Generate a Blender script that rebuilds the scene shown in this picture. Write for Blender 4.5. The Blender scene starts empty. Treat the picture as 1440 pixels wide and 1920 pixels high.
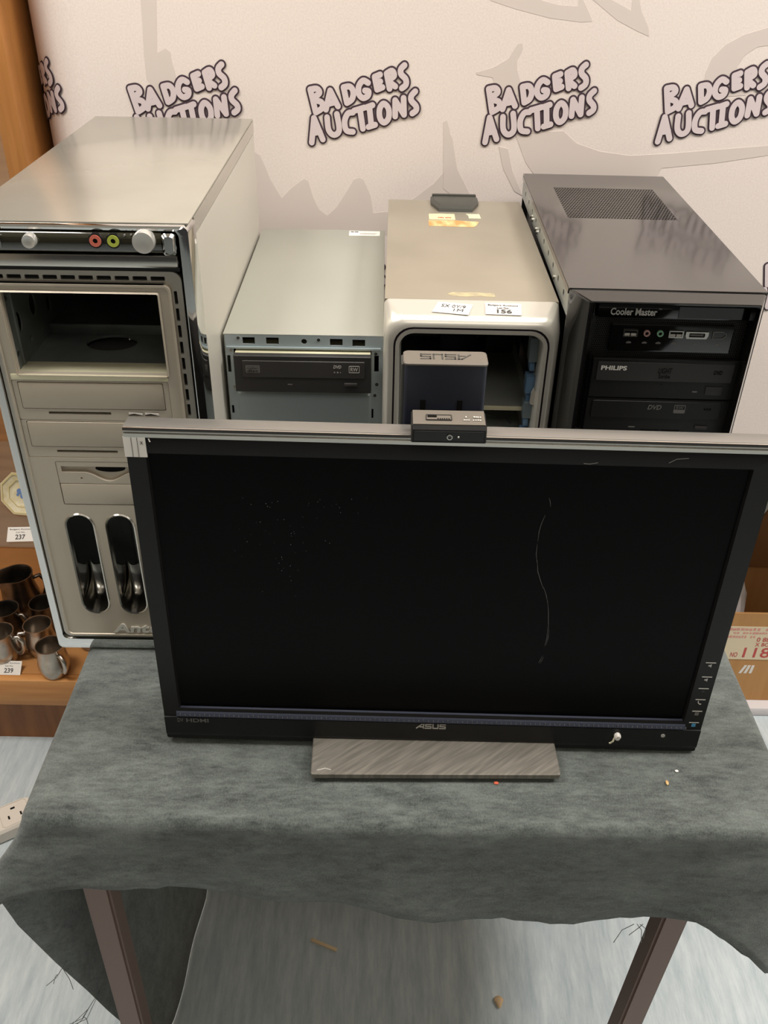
import bpy, bmesh, math, random
from mathutils import Matrix, Vector
random.seed(7)
sc = bpy.context.scene
C = sc.collection
R = math.radians

# ------------------------------------------------------------------ camera
cam_d = bpy.data.cameras.new('camera')
cam_d.sensor_fit = 'VERTICAL'
cam_d.sensor_height = 24.0
cam_d.lens = 1697.57 / 1920 * 24.0
cam_d.clip_start = 0.02
cam = bpy.data.objects.new('camera', cam_d)
C.objects.link(cam)
pit, yaw, rol = R(34.027), R(-0.0769), R(1.0714)
F = Vector((math.sin(yaw) * math.cos(pit), math.cos(yaw) * math.cos(pit), -math.sin(pit)))
RT = Vector((math.cos(yaw), -math.sin(yaw), 0))
UP = RT.cross(F)
R2 = math.cos(rol) * RT + math.sin(rol) * UP
U2 = -math.sin(rol) * RT + math.cos(rol) * UP
M = Matrix((R2, U2, -F)).transposed().to_4x4()
M.translation = (0, 0, 1.48)
cam.matrix_world = M
sc.camera = cam

# ------------------------------------------------------------------ view, world and room lights
sc.view_settings.view_transform = 'Standard'
sc.view_settings.look = 'None'
sc.view_settings.gamma = 1
sc.view_settings.use_curve_mapping = False
sc.view_settings.exposure = -0.44
w = bpy.data.worlds.new('world')
sc.world = w
w.use_nodes = True
w.node_tree.nodes['Background'].inputs[0].default_value = (1.0, 0.96, 0.92, 1)
w.node_tree.nodes['Background'].inputs[1].default_value = 0.06
LIGHTS = [  # x, y, power, size x, size y, colour : luminous ceiling panels
    (1.75, 0.66, 74, 0.8, 0.6, (1.0, 0.972, 0.93)),
    (-1.15, 0.66, 46, 0.8, 0.6, (1.0, 0.972, 0.93)),
    (0.35, -0.9, 7, 1.2, 0.6, (1.0, 0.972, 0.93)),  # unseen panel added behind the camera, fill for the tower fronts
    (0.3, 0.70, 22, 1.2, 0.5, (1.0, 0.972, 0.93)),
]
CEIL = 2.75
for i, (lx, ly, pw, sx, sy, col) in enumerate(LIGHTS):
    d = bpy.data.lights.new('panel_light', 'AREA')
    d.shape = 'RECTANGLE'; d.size = sx; d.size_y = sy; d.energy = pw; d.color = col
    o = bpy.data.objects.new('panel_light', d)
    o.location = (lx, ly, CEIL - 0.035)
    C.objects.link(o)

# ------------------------------------------------------------------ materials
MATS = {}
def srgb(h):
    h = h.lstrip('#')
    v = [int(h[i:i + 2], 16) / 255 for i in (0, 2, 4)]
    return tuple(x / 12.92 if x <= .04045 else ((x + .055) / 1.055) ** 2.4 for x in v) + (1,)
def mat(name, col, rough=.5, metal=0.0, coat=0.0, noise=None, bump=None, emit=0, sheen=0, spec=.5, trans=0):
    """noise=(second colour, scale xyz, detail, lo, hi); bump=(scale, strength)"""
    if name in MATS: return MATS[name]
    m = bpy.data.materials.new(name); m.use_nodes = True
    nt = m.node_tree; b = nt.nodes['Principled BSDF']
    c = srgb(col) if isinstance(col, str) else col
    b.inputs['Base Color'].default_value = c
    b.inputs['Roughness'].default_value = rough
    b.inputs['Metallic'].default_value = metal
    b.inputs['Coat Weight'].default_value = coat
    b.inputs['Coat Roughness'].default_value = .08
    b.inputs['Specular IOR Level'].default_value = spec
    if trans: b.inputs['Transmission Weight'].default_value = trans
    if sheen:
        b.inputs['Sheen Weight'].default_value = sheen
        b.inputs['Sheen Roughness'].default_value = .5
    if emit:
        b.inputs['Emission Color'].default_value = c
        b.inputs['Emission Strength'].default_value = emit
    tc = nt.nodes.new('ShaderNodeTexCoord')
    if noise:
        c2, scl, det, lo, hi = noise
        mp = nt.nodes.new('ShaderNodeMapping'); mp.inputs['Scale'].default_value = scl
        nt.links.new(tc.outputs['Object'], mp.inputs[0])
        n = nt.nodes.new('ShaderNodeTexNoise'); n.inputs['Scale'].default_value = 1; n.inputs['Detail'].default_value = det
        nt.links.new(mp.outputs[0], n.inputs['Vector'])
        rp = nt.nodes.new('ShaderNodeValToRGB')
        rp.color_ramp.elements[0].position = lo; rp.color_ramp.elements[0].color = c
        rp.color_ramp.elements[1].position = hi; rp.color_ramp.elements[1].color = srgb(c2)
        nt.links.new(n.outputs[0], rp.inputs[0]); nt.links.new(rp.outputs[0], b.inputs['Base Color'])
    if bump:
        n2 = nt.nodes.new('ShaderNodeTexNoise'); n2.inputs['Scale'].default_value = bump[0]; n2.inputs['Detail'].default_value = 4
        nt.links.new(tc.outputs['Object'], n2.inputs['Vector'])
        bp = nt.nodes.new('ShaderNodeBump'); bp.inputs['Strength'].default_value = bump[1]; bp.inputs['Distance'].default_value = .002
        nt.links.new(n2.outputs[0], bp.inputs['Height']); nt.links.new(bp.outputs[0], b.inputs['Normal'])
    MATS[name] = m
    return m
def dots(name, base, dark, px, pz, axes, rough, duty=.55, metal=0, coat=0, stagger=True):
    """perforated sheet: rows of tiny dark holes, pitch px/pz along the two object axes"""
    m = mat(name, base, rough, metal, coat)
    nt = m.node_tree; b = nt.nodes['Principled BSDF']
    tc = nt.nodes.new('ShaderNodeTexCoord'); sp = nt.nodes.new('ShaderNodeSeparateXYZ')
    nt.links.new(tc.outputs['Object'], sp.inputs[0])
    def mth(op, a, bb=None):
        n = nt.nodes.new('ShaderNodeMath'); n.operation = op
        for k, v in enumerate((a, bb)):
            if v is None: continue
            if isinstance(v, (int, float)): n.inputs[k].default_value = v
            else: nt.links.new(v, n.inputs[k])
        return n.outputs[0]
    u = mth('DIVIDE', sp.outputs[axes[0]], px); v = mth('DIVIDE', sp.outputs[axes[1]], pz)
    if stagger: u = mth('ADD', u, mth('MULTIPLY', mth('FLOOR', v), .5))
    fu = mth('ABSOLUTE', mth('SUBTRACT', mth('FRACT', u), .5)); fv = mth('ABSOLUTE', mth('SUBTRACT', mth('FRACT', v), .5))
    k = mth('LESS_THAN', mth('MAXIMUM', fu, fv), duty / 2)
    mx = nt.nodes.new('ShaderNodeMix'); mx.data_type = 'RGBA'
    nt.links.new(k, mx.inputs['Factor']); mx.inputs['A'].default_value = srgb(base); mx.inputs['B'].default_value = srgb(dark)
    nt.links.new(mx.outputs['Result'], b.inputs['Base Color'])
    r = mth('ADD', rough, mth('MULTIPLY', k, .9 - rough)); nt.links.new(r, b.inputs['Roughness'])
    s = mth('SUBTRACT', .5, mth('MULTIPLY', k, .5)); nt.links.new(s, b.inputs['Specular IOR Level'])
    return m

mat('floor', '#a0aeb5', .45, noise=('#dde3e4', (60, 8, 1), 12, .25, .75), bump=(60, .05))
MATS['floor'].node_tree.nodes['Noise Texture'].inputs['Roughness'].default_value = .74
mat('wall_paint', '#cfc6b8', .8)
mat('ceiling_paint', '#dcd8d0', .9)
mat('backdrop', '#dfd1c9', .85, noise=('#e7dad2', (420, 420, 420), 3, .35, .65))
mat('print_grey', '#d3c6be', .85)
mat('print_ink', '#43313a', .8)
mat('print_pink', '#d3c4c4', .85)
mat('wood_orange', '#a5703f', .4, noise=('#bd8751', (4, 4, 60), 5, .3, .7), coat=.1)
mat('wood_brown', '#7c4b24', .5, noise=('#9a6231', (40, 6, 5), 6, .3, .7))
mat('wood_post', '#96622f', .42, noise=('#b87d45', (60, 20, 4), 5, .3, .7))
mat('wood_rail', '#b9783f', .4, noise=('#d59a5c', (4, 60, 60), 5, .3, .7))
mat('glass_edge', '#b9c4b8', .05)
MATS['glass_edge'].node_tree.nodes['Principled BSDF'].inputs['Alpha'].default_value = .1
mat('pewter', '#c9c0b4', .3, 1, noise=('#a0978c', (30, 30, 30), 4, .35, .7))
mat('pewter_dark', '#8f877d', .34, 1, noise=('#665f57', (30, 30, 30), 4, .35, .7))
mat('china', '#e4d9ba', .3, noise=('#d8c79c', (60, 60, 60), 3, .4, .6))
mat('china_blue', '#6b86b8', .3)
mat('china_gold', '#cdbb86', .3)
mat('paper', '#e4ded6', .8)
mat('ink', '#4a4745', .8)
mat('ink_faint', '#d99a8c', .8)
mat('ink_red', '#c2524f', .8)
mat('white_plastic', '#e9dfd2', .4)
mat('hole_dark', '#141312', .8, spec=.1)
def cloth_mat():
    m = mat('cloth', '#2b302e', .95, sheen=.3, bump=(1500, .7))
    nt = m.node_tree; b = nt.nodes['Principled BSDF']; tc = nt.nodes['Texture Coordinate']
    def noise(scl, det, rough):
        mp = nt.nodes.new('ShaderNodeMapping'); mp.inputs['Scale'].default_value = scl
        n = nt.nodes.new('ShaderNodeTexNoise'); n.inputs['Scale'].default_value = 1; n.inputs['Detail'].default_value = det; n.inputs['Roughness'].default_value = rough
        nt.links.new(tc.outputs['Object'], mp.inputs[0]); nt.links.new(mp.outputs[0], n.inputs['Vector']); return n.outputs[0]
    def mth(op, a, c):
        n = nt.nodes.new('ShaderNodeMath'); n.operation = op
        for k, v in enumerate((a, c)):
            if isinstance(v, (int, float)): n.inputs[k].default_value = v
            else: nt.links.new(v, n.inputs[k])
        return n.outputs[0]
    big = noise((14, 34, 26), 8, .66); fine = noise((700, 420, 420), 3, .6); mid = noise((60, 220, 160), 5, .6)
    t = mth('ADD', mth('ADD', mth('MULTIPLY', big, .55), mth('MULTIPLY', fine, .35)), mth('MULTIPLY', mid, .35))
    rp = nt.nodes.new('ShaderNodeValToRGB'); e = rp.color_ramp.elements
    e[0].position = .47; e[0].color = srgb('#242a28'); e[1].position = .80; e[1].color = srgb('#6f7670')
    nt.links.new(t, rp.inputs[0]); nt.links.new(rp.outputs[0], b.inputs['Base Color'])
cloth_mat()
mat('leg_metal', '#6d564b', .45, .3)
mat('brace_metal', '#b7b3a8', .35, .9)
mat('tabletop', '#4d3a2c', .6)
mat('silver_paint', '#bbb7ab', .2, .55, noise=('#aeaa9e', (7, 7, 7), 6, .35, .7))
mat('silver_side', '#c5c1b6', .4, .35)
mat('silver_front', '#bfb4a3', .42, .35)
mat('silver_front2', '#b6ab9a', .42, .35)
mat('chrome', '#d8d8d6', .06, 1)
mat('chrome_satin', '#c4c0b8', .2, 1)
mat('frame_silver', '#b9b3a8', .34, .8)
mat('knob_silver', '#cfccc5', .25, .5)
mat('steel_cage', '#8f938f', .42, .55, noise=('#7a7e7b', (30, 30, 30), 4, .3, .7))
mat('emboss_highlight', '#dcd8ce', .35, .4)  # paler than the face, paints the highlights on raised lettering
mat('olive_gloss', '#262419', .06, 0, coat=1)
mat('steel', '#b4b7b0', .42, .5, noise=('#9da19c', (14, 14, 14), 4, .3, .7))
mat('steel_blue', '#93a3aa', .4, .7, noise=('#82929a', (30, 30, 30), 3, .3, .7))
mat('galv', '#b6b7ac', .36, .4, noise=('#a9aaa0', (5, 2, 5), 3, .3, .7))
mat('galv_front', '#b4c0c4', .42, .4)
mat('cream', '#d8d2b4', .45, .2)
mat('drive_grey', '#2e2c2b', .55)
mat('drive_grey2', '#383634', .5)
mat('print_light', '#b9b5ae', .6)
mat('print_white', '#efece4', .6)
mat('print_dim', '#6b6865', .6)
mat('black_satin', '#161514', .4)
mat('black_gloss', '#0e0d0c', .1, coat=.8)
mat('black_plastic', '#171616', .45, spec=.35)
mat('black_top', '#322f2c', .16, spec=1.0, coat=.35)
dots('black_vent', '#322f2c', '#010101', .0036, .0046, ('X', 'Y'), .14, .62)
dots('black_mesh', '#232120', '#030303', .0022, .0020, ('X', 'Z'), .45, .6)
mat('hp_silver', '#afa695', .34, .5, noise=('#a69d8c', (9, 9, 9), 5, .35, .7))
mat('hp_front', '#cfcabf', .3, .5)
mat('groove', '#4d4248', .5)
mat('handle_plastic', '#3d3d38', .4)
mat('navy', '#1e2430', .5)
mat('blue_clip', '#5f7d9c', .4)
mat('label_cream', '#d2c49c', .7)
mat('label_orange', '#c08a50', .7, noise=('#cfba86', (60, 30, 10), 3, .4, .6))
mat('label_green', '#bcc0a4', .7)
mat('glue', '#b5a983', .6, noise=('#a2967c', (120, 200, 50), 4, .4, .6))
mat('screen', '#040303', .3, spec=.08)
mat('bezel', '#141211', .4, spec=.3)
mat('bezel_top_reflection', '#8f8b85', .35, .6)
mat('bezel_low', '#0e0e10', .35, spec=.35)
mat('ruler', '#4e5261', .4, .5)
mat('brushed', '#6d6860', .4, .4, noise=('#918b81', (25, 300, 20), 6, .3, .7))
nt_ = MATS['brushed'].node_tree
mp_ = [n for n in nt_.nodes if n.type == 'MAPPING'][0]; rt_ = nt_.nodes.new('ShaderNodeMapping'); rt_.inputs['Rotation'].default_value = (0, 0, R(-38))
nt_.links.new(nt_.nodes['Texture Coordinate'].outputs['Object'], rt_.inputs[0]); nt_.links.new(rt_.outputs[0], mp_.inputs[0])
mat('column', '#232733', .5)
mat('column_top', '#6f675d', .5, .1)
mat('blue_led', '#3f7f9f', .4, emit=.2)
mat('jack_pink', '#d3705c', .4)
mat('jack_green', '#b3bd4c', .4)
mat('jack_teal', '#7fae8f', .4)
mat('jack_rose', '#b8928c', .4)
mat('cardboard', '#b4824c', .8, noise=('#bd8d58', (80, 3, 3), 3, .3, .7))
mat('cardboard_shaded', '#7d5128', .85)  # darker cardboard copy, shadow on the flap painted in
mat('bag', '#d6cfcf', .5, bump=(40, .5))
mat('navy_cloth', '#232338', .8)
mat('label_buff', '#e0cfb0', .75)
mat('splinter', '#efd3aa', .7)
mat('crumb', '#dcbb92', .8)
mat('red_bit', '#c0573a', .7)
mat('lamp_panel', '#fff3e0', .5, emit=2.2)

# ------------------------------------------------------------------ builders
def mm(*a): return tuple(x / 1000 for x in a)
def obj(name, bm, m, parent=None, xf=None, smooth=True, ang=32, loc=None):
    bmesh.ops.recalc_face_normals(bm, faces=bm.faces)
    me = bpy.data.meshes.new(name); bm.to_mesh(me); bm.free()
    if xf is not None: me.transform(xf)
    if smooth and me.polygons:
        me.polygons.foreach_set('use_smooth', [True] * len(me.polygons))
        me.set_sharp_from_angle(angle=R(ang))
    me.materials.append(MATS[m] if isinstance(m, str) else m)
    o = bpy.data.objects.new(name, me); C.objects.link(o)
    if parent is not None: o.parent = parent
    if loc is not None: o.location = loc
    return o
def thing(name, label, cat, loc=(0, 0, 0), rotz=0, group=None):
    o = bpy.data.objects.new(name, None); C.objects.link(o)
    o.empty_display_size = .05
    o.location = loc; o.rotation_euler = (0, 0, rotz)
    return tag(o, label, cat, group)
def tag(o, label, cat, group=None):
    o['label'] = label; o['category'] = cat
    if group: o['group'] = group
    return o
def struct(o):
    o['kind'] = 'structure'; return o
def NB(): return bmesh.new()
def box(bm, x0, x1, y0, y1, z0, z1, bev=0, seg=2):
    g = bmesh.ops.create_cube(bm, size=1, matrix=Matrix.Translation(((x0 + x1) / 2, (y0 + y1) / 2, (z0 + z1) / 2)) @ Matrix.Diagonal((abs(x1 - x0), abs(y1 - y0), abs(z1 - z0), 1)))
    if bev:
        es = list({e for v in g['verts'] for e in v.link_edges})
        bmesh.ops.bevel(bm, geom=es, offset=bev, segments=seg, affect='EDGES', profile=.5)
    return bm
def B(*a, **k): return box(NB(), *a, **k)
def rr(x0, x1, z0, z1, r=0, n=4):
    if isinstance(r, (int, float)): r = (r,) * 4      # bl, br, tr, tl
    pts = []
    for (cx, cz, rad, a0) in ((x0 + r[0], z0 + r[0], r[0], 180), (x1 - r[1], z0 + r[1], r[1], 270), (x1 - r[2], z1 - r[2], r[2], 0), (x0 + r[3], z1 - r[3], r[3], 90)):
        for k in range(n + 1):
            a = R(a0 + 90 * k / n)
            pts.append((cx + rad * math.cos(a), cz + rad * math.sin(a)))
    return pts
def clean(l):
    o = []
    for p in l:
        if not o or (abs(p[0] - o[-1][0]) + abs(p[1] - o[-1][1])) > 1e-7: o.append(p)
    if abs(o[0][0] - o[-1][0]) + abs(o[0][1] - o[-1][1]) < 1e-7: o.pop()
    return o
def circ(cx, cy, r, n=20, ry=None):
    ry = ry or r
    return [(cx + r * math.cos(2 * math.pi * k / n), cy + ry * math.sin(2 * math.pi * k / n)) for k in range(n)]
AX = {'y': lambda a, b, d: (a, d, b), 'z': lambda a, b, d: (a, b, d), 'x': lambda a, b, d: (d, a, b)}
def plate(bm, outer, holes, d0, d1, axis='y'):
    """sheet with real holes: outline and hole loops filled at d0 and d1, joined by walls"""
    f = AX[axis]
    loops = [clean(outer)] + [clean(h) for h in holes]
    rings = []
    for d in (d0, d1):
        es = []; rs = []
        for l in loops:
            vs = [bm.verts.new(f(p[0], p[1], d)) for p in l]
            rs.append(vs)
            for i in range(len(vs)): es.append(bm.edges.new((vs[i], vs[(i + 1) % len(vs)])))
        if len(loops) == 1:
            nf = bm.faces.new(rs[0]); nf.normal_update()
            bmesh.ops.triangulate(bm, faces=[nf], ngon_method='EAR_CLIP')
        else:
            bmesh.ops.triangle_fill(bm, use_beauty=True, use_dissolve=False, edges=es)
        rings.append(rs)
    for a, b in zip(*rings):
        n = len(a)
        for i in range(n): bm.faces.new((a[i], a[(i + 1) % n], b[(i + 1) % n], b[i]))
    return bm
def PL(*a, **k): return plate(NB(), *a, **k)
def loft(bm, rings, cap0=False, cap1=False, close=False):
    vs = [[bm.verts.new(p) for p in r] for r in rings]
    n = len(vs[0])
    seq = list(zip(vs, vs[1:])) + ([(vs[-1], vs[0])] if close else [])
    for a, b in seq:
        for i in range(n): bm.faces.new((a[i], a[(i + 1) % n], b[(i + 1) % n], b[i]))
    if cap0: bm.faces.new(vs[0])
    if cap1: bm.faces.new(vs[-1])
    return bm
def yring(y, x0, x1, z0, z1, r, n=5): return [(a, y, b) for a, b in rr(x0, x1, z0, z1, r, n)]
def cyl(bm, p0, p1, r0, r1=None, n=16, caps=True):
    p0, p1 = Vector(p0), Vector(p1); r1 = r0 if r1 is None else r1
    d = (p1 - p0).normalized(); a = d.orthogonal().normalized(); b = d.cross(a)
    rs = [[p + r * (math.cos(2 * math.pi * k / n) * a + math.sin(2 * math.pi * k / n) * b) for k in range(n)] for p, r in ((p0, r0), (p1, r1))]
    return loft(bm, rs, caps, caps)
def tube(bm, pts, r, n=8, flat=1.0):
    pts = [Vector(p) for p in pts]; rs = []
    for i, p in enumerate(pts):
        d = (pts[min(i + 1, len(pts) - 1)] - pts[max(i - 1, 0)]).normalized()
        a = d.orthogonal().normalized() if i == 0 else (a - d * a.dot(d)).normalized()
        b = d.cross(a); rad = r[i] if isinstance(r, (list, tuple)) else r
        rs.append([p + rad * (math.cos(2 * math.pi * k / n) * a + flat * math.sin(2 * math.pi * k / n) * b) for k in range(n)])
    return loft(bm, rs, True, True)
def lathe(bm, prof, cx=0, cy=0, n=28):
    return loft(bm, [[(cx + r * math.cos(2 * math.pi * k / n), cy + r * math.sin(2 * math.pi * k / n), z) for k in range(n)] for r, z in prof], prof[0][0] > 1e-5, prof[-1][0] > 1e-5)
def text(name, body, rect, m, parent, origin, right, up, xf=None, ext=.00015, bold=0.0, shear=0, lift=.0002, keep=False, flip=False):
    """lettering fitted into rect=(a0,a1,b0,b1) measured along right/up from origin"""
    cu = bpy.data.curves.new('lettering', 'FONT'); cu.body = body; cu.size = 1; cu.extrude = .001; cu.offset = bold; cu.shear = shear
    cu.align_x = 'CENTER'; cu.resolution_u = 3
    t = bpy.data.objects.new('lettering', cu); C.objects.link(t)
    bpy.context.view_layer.update()
    me = bpy.data.meshes.new_from_object(t.evaluated_get(bpy.context.evaluated_depsgraph_get()))
    bpy.data.objects.remove(t); bpy.data.curves.remove(cu)
    xs = [v.co.x for v in me.vertices]; ys = [v.co.y for v in me.vertices]
    x0, x1, y0, y1 = min(xs), max(xs), min(ys), max(ys)
    a0, a1, b0, b1 = rect
    sx = (a1 - a0) / (x1 - x0); sy = (b1 - b0) / (y1 - y0)
    right, up, origin = Vector(right), Vector(up), Vector(origin); nrm = right.cross(up).normalized()
    for v in me.vertices:
        a = a0 + (v.co.x - x0) * sx; b = b0 + (v.co.y - y0) * sy
        if flip: a = a1 + a0 - a; b = b1 + b0 - b
        v.co = origin + a * right + b * up + nrm * (lift + (ext if v.co.z > 0 else 0))
    if xf is not None: me.transform(xf)
    me.name = name; me.materials.clear(); me.materials.append(MATS[m])
    o = bpy.data.objects.new(name, me); C.objects.link(o)
    o.parent = parent
    return o
def blurred_line(rect, m, parent, origin, right, up, xf=None, n=9):
    """print too small to read: a row of tiny unequal dashes"""
    a0, a1, b0, b1 = rect; right, up, origin = Vector(right), Vector(up), Vector(origin); nr = right.cross(up).normalized()
    bm = NB(); st = (a1 - a0) / n; rnd = random.Random(n * 31 + int(a0 * 1e4))
    for k in range(n):
        if rnd.random() < .15: continue
        x0_, x1_ = a0 + st * k, a0 + st * (k + rnd.uniform(.55, .9)); y0_ = b0 + (b1 - b0) * rnd.uniform(0, .2); y1_ = b1 - (b1 - b0) * rnd.uniform(0, .25)
        loft(bm, [[origin + right * a + up * b + nr * d for a, b in ((x0_, y0_), (x1_, y0_), (x1_, y1_), (x0_, y1_))] for d in (.0001, .0003)], True, True)
    return obj('small_print', bm, m, parent, xf)
EX, EY, EZ = (1, 0, 0), (0, 1, 0), (0, 0, 1)
def ftext(name, body, x0, x1, z0, z1, y, m, parent, **k):      # on a face that looks towards -y
    return text(name, body, (x0, x1, z0, z1), m, parent, (0, y, 0), EX, EZ, **k)
def copy_tree(o, parent=None):
    c = o.copy(); C.objects.link(c); c.parent = parent
    for ch in list(o.children): copy_tree(ch, c)
    return c

# ------------------------------------------------------------------ the room
struct(obj('floor', B(-2.6, 3.4, -3.2, 2.9, -.05, 0), 'floor'))
struct(obj('wall_back', B(-2.6, 3.4, 2.9, 3.0, 0, CEIL), 'wall_paint'))
struct(obj('wall_left', B(-2.7, -2.6, -3.2, 3.0, 0, CEIL), 'wall_paint'))
struct(obj('wall_right', B(3.4, 3.5, -3.2, 3.0, 0, CEIL), 'wall_paint'))
struct(obj('ceiling', B(-2.7, 3.5, -3.2, 3.0, CEIL, CEIL + .05), 'ceiling_paint'))
for (lx, ly, pw, sx, sy, col), lab in zip(LIGHTS, ('luminous ceiling panel right of the table', 'luminous ceiling panel left of the table', 'unseen ceiling panel added behind the camera as front fill', 'luminous ceiling panel straight above the table')):
    t = thing('ceiling_light', lab, 'ceiling light', (lx, ly, CEIL), group='ceiling light panels')
    obj('frame', PL(rr(-sx / 2 - .03, sx / 2 + .03, -sy / 2 - .03, sy / 2 + .03), [rr(-sx / 2, sx / 2, -sy / 2, sy / 2)], -.03, 0, axis='z'), 'white_plastic', t)
    obj('diffuser', B(-sx / 2, sx / 2, -sy / 2, sy / 2, -.012, -.004), 'lamp_panel', t)

# ------------------------------------------------------------------ printed backdrop
BY, BXC, BR, BZ0, BZ1 = 1.345, -.415, .09, .62, 2.35
def bd(x, z, off=0.0):
    """wrap flat print coordinates onto the banner, whose left end curls back"""
    if x >= BXC: return (x, BY - off, z)
    th = (BXC - x) / BR
    if th <= math.pi / 2: return (BXC - (BR + off) * math.sin(th), BY + BR - (BR + off) * math.cos(th), z)
    return (BXC - BR - off, BY + BR + (th - math.pi / 2) * BR, z)
back = thing('backdrop', 'large pale printed auction backdrop with repeated lettering behind the computers', 'backdrop', (0, BY, 0))
BX = Matrix.Translation((0, -BY, 0))
bm = NB()
xs = [BXC - BR * math.pi / 2 - .12] + [BXC - BR * R(a) for a in range(90, -1, -10)] + [-.2, .2, .6, 1.0, 1.5]
zs = [BZ0, 1.0, 1.4, 1.9, BZ1]
loft(bm, [[bd(x, z) for z in zs] + [(lambda p: (p[0] + (.0015 if x < BXC - .1 else 0), p[1] + .0015, p[2]))(bd(x, z)) for z in reversed(zs)] for x in xs], True, True)
obj('banner_sheet', bm, 'backdrop', back, BX)
for px in (-.385, 1.42):
    p = obj('support_pole', cyl(NB(), (px, BY + .03, .02), (px, BY + .03, BZ1 + .02), .014), 'brace_metal', back, BX)
    obj('foot', B(px - .03, px + .03, BY - .01, BY + .07, 0, .02, bev=.004), 'black_plastic', p, BX)
obj('crossbar', cyl(NB(), (-.4, BY + .03, BZ1 - .01), (1.45, BY + .03, BZ1 - .01), .012), 'brace_metal', back, BX)
SW = [[(-327,1386),(-307,1386),(-310,1368),(-317,1306),(-305,1312),(-299,1307),(-298,1293),(-295,1280),(-293,1260),(-320,1253),(-335,1273),(-335,1305),(-332,1343)],
[(-200,1186),(-194,1182),(-187,1178),(-182,1166),(-174,1145),(-159,1119),(-145,1133),(-126,1147),(-120,1144),(-113,1120),(-105,1104),(-93,1095),(-79,1108),(-62,1134),(-54,1147),(-46,1150),(-40,1147),(-30,1125),(-26,1100),(6,1104),(34,1123),(60,1143),(76,1161),(75,1191),(70,1226),(75,1229),(80,1216),(85,1185),(98,1153),(116,1123),(127,1103),(129,1071),(-208,1065)],
[(111,1383),(123,1375),(156,1366),(203,1356),(245,1352),(259,1353),(255,1360),(244,1377),(242,1385),(232,1385),(238,1370),(213,1371),(190,1376),(169,1384)],
[(246,1385),(256,1378),(291,1355),(319,1343),(336,1337),(333,1348),(321,1366),(316,1379),(312,1386),(302,1386),(308,1366),(297,1371),(281,1378),(269,1385)],
[(111,1290),(133,1296),(153,1307),(164,1325),(170,1326),(171,1319),(165,1306),(166,1295),(172,1279),(180,1262),(142,1262),(134,1284),(113,1287)],
[(600,1346),(560,1355),(506,1352),(490,1350),(460,1341),(439,1329),(425,1313),(420,1294),(421,1278),(427,1264),(480,1268),(477,1281),(466,1289),(460,1303),(466,1316),(481,1327),(495,1329),(513,1329),(555,1332),(585,1324)],
[(171,1214),(238,1218),(259,1202),(292,1192),(336,1187),(392,1191),(453,1197),(527,1204),(590,1212),(640,1224),(630,1208),(590,1199),(548,1194),(530,1191),(457,1179),(383,1171),(379,1158),(208,1154),(190,1175)],
[(150,1196),(163,1193),(172,1163),(190,1129),(178,1135),(159,1166)],
[(71,1224),(78,1215),(84,1206),(93,1165),(118,1123),(102,1118),(75,1137)]]
for si, s in enumerate(SW):
    o = obj('pale_print', PL([(a / 1000, (b + (70 if b >= 1383 else 0)) / 1000) for a, b in s], [], BY - .00015 - si * 3e-5, BY + .0001), 'print_grey', back, BX, smooth=False)
LT = [[[(549,229),(617,-60)],[(549,229),(640,240),(672,186),(582,109),(697,72),(706,-2),(617,-60)]],[[(758,-21),(821,220),(924,24)],[(788,52),(888,76)]],[[(1004,264),(1048,69)],[(1004,264),(1090,275),(1135,211),(1118,118),(1048,69)]],[[(1336,326),(1270,352),(1213,287),(1210,190),(1267,135),(1334,164),(1343,220),(1295,228)]],[[(1498,430),(1426,401),(1461,245),(1533,274)],[(1445,327),(1502,345)]],[[(1588,445),(1630,259)],[(1588,445),(1659,479),(1688,419),(1620,358),(1706,288)]],[[(1825,550),(1779,503),(1783,440),(1845,381),(1850,312),(1797,267)]],
[[(550,-454),(590,-132),(707,-410)],[(569,-330),(669,-311)]],[[(772,-120),(792,-285),(866,-348),(938,-282),(908,-76)]],[[(1130,-51),(1059,-67),(1015,-168),(1039,-284),(1129,-302)]],[[(1148,-28),(1289,14)],[(1228,-7),(1268,-259)]],[[(1320,18),(1399,47)],[(1356,29),(1386,-219)],[(1346,-234),(1438,-204)]],[[(1552,70),(1498,-2),(1505,-116),(1561,-173),(1622,-114),(1620,6),(1552,70)]],[[(1714,-90),(1709,115),(1836,-67),(1824,145)]],[[(1980,231),(1930,175),(1932,113),(1995,49),(2000,-7),(1949,-48)]]]
def smooth(p, n=5):
    if len(p) < 4: return p
    closed = p[0] == p[-1]; out = []
    for i in range(len(p) - 1):
        p1, p2 = p[i], p[i + 1]
        p0 = p[i - 1] if i else (p[-2] if closed else p1)
        p3 = p[i + 2] if i + 2 < len(p) else (p[1] if closed else p2)
        for k in range(n):
            t = k / n
            out.append(tuple(.5 * (2 * b + (c_ - a) * t + (2 * a - 5 * b + 4 * c_ - d) * t * t + (3 * b - a - 3 * c_ + d) * t ** 3) for a, b, c_, d in zip(p0, p1, p2, p3)))
    return out + [p[-1]]
def capsule_flat(bm, a, b, r, f):
    dx, dz = b[0] - a[0], b[1] - a[1]; t = math.atan2(dz, dx); pts = []
    for k in range(9): pts.append((b[0] + r * math.cos(t - math.pi / 2 + math.pi * k / 8), b[1] + r * math.sin(t - math.pi / 2 + math.pi * k / 8)))
    for k in range(9): pts.append((a[0] + r * math.cos(t + math.pi / 2 + math.pi * k / 8), a[1] + r * math.sin(t + math.pi / 2 + math.pi * k / 8)))
    bm.faces.new([bm.verts.new(f(*p)) for p in pts])
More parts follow.
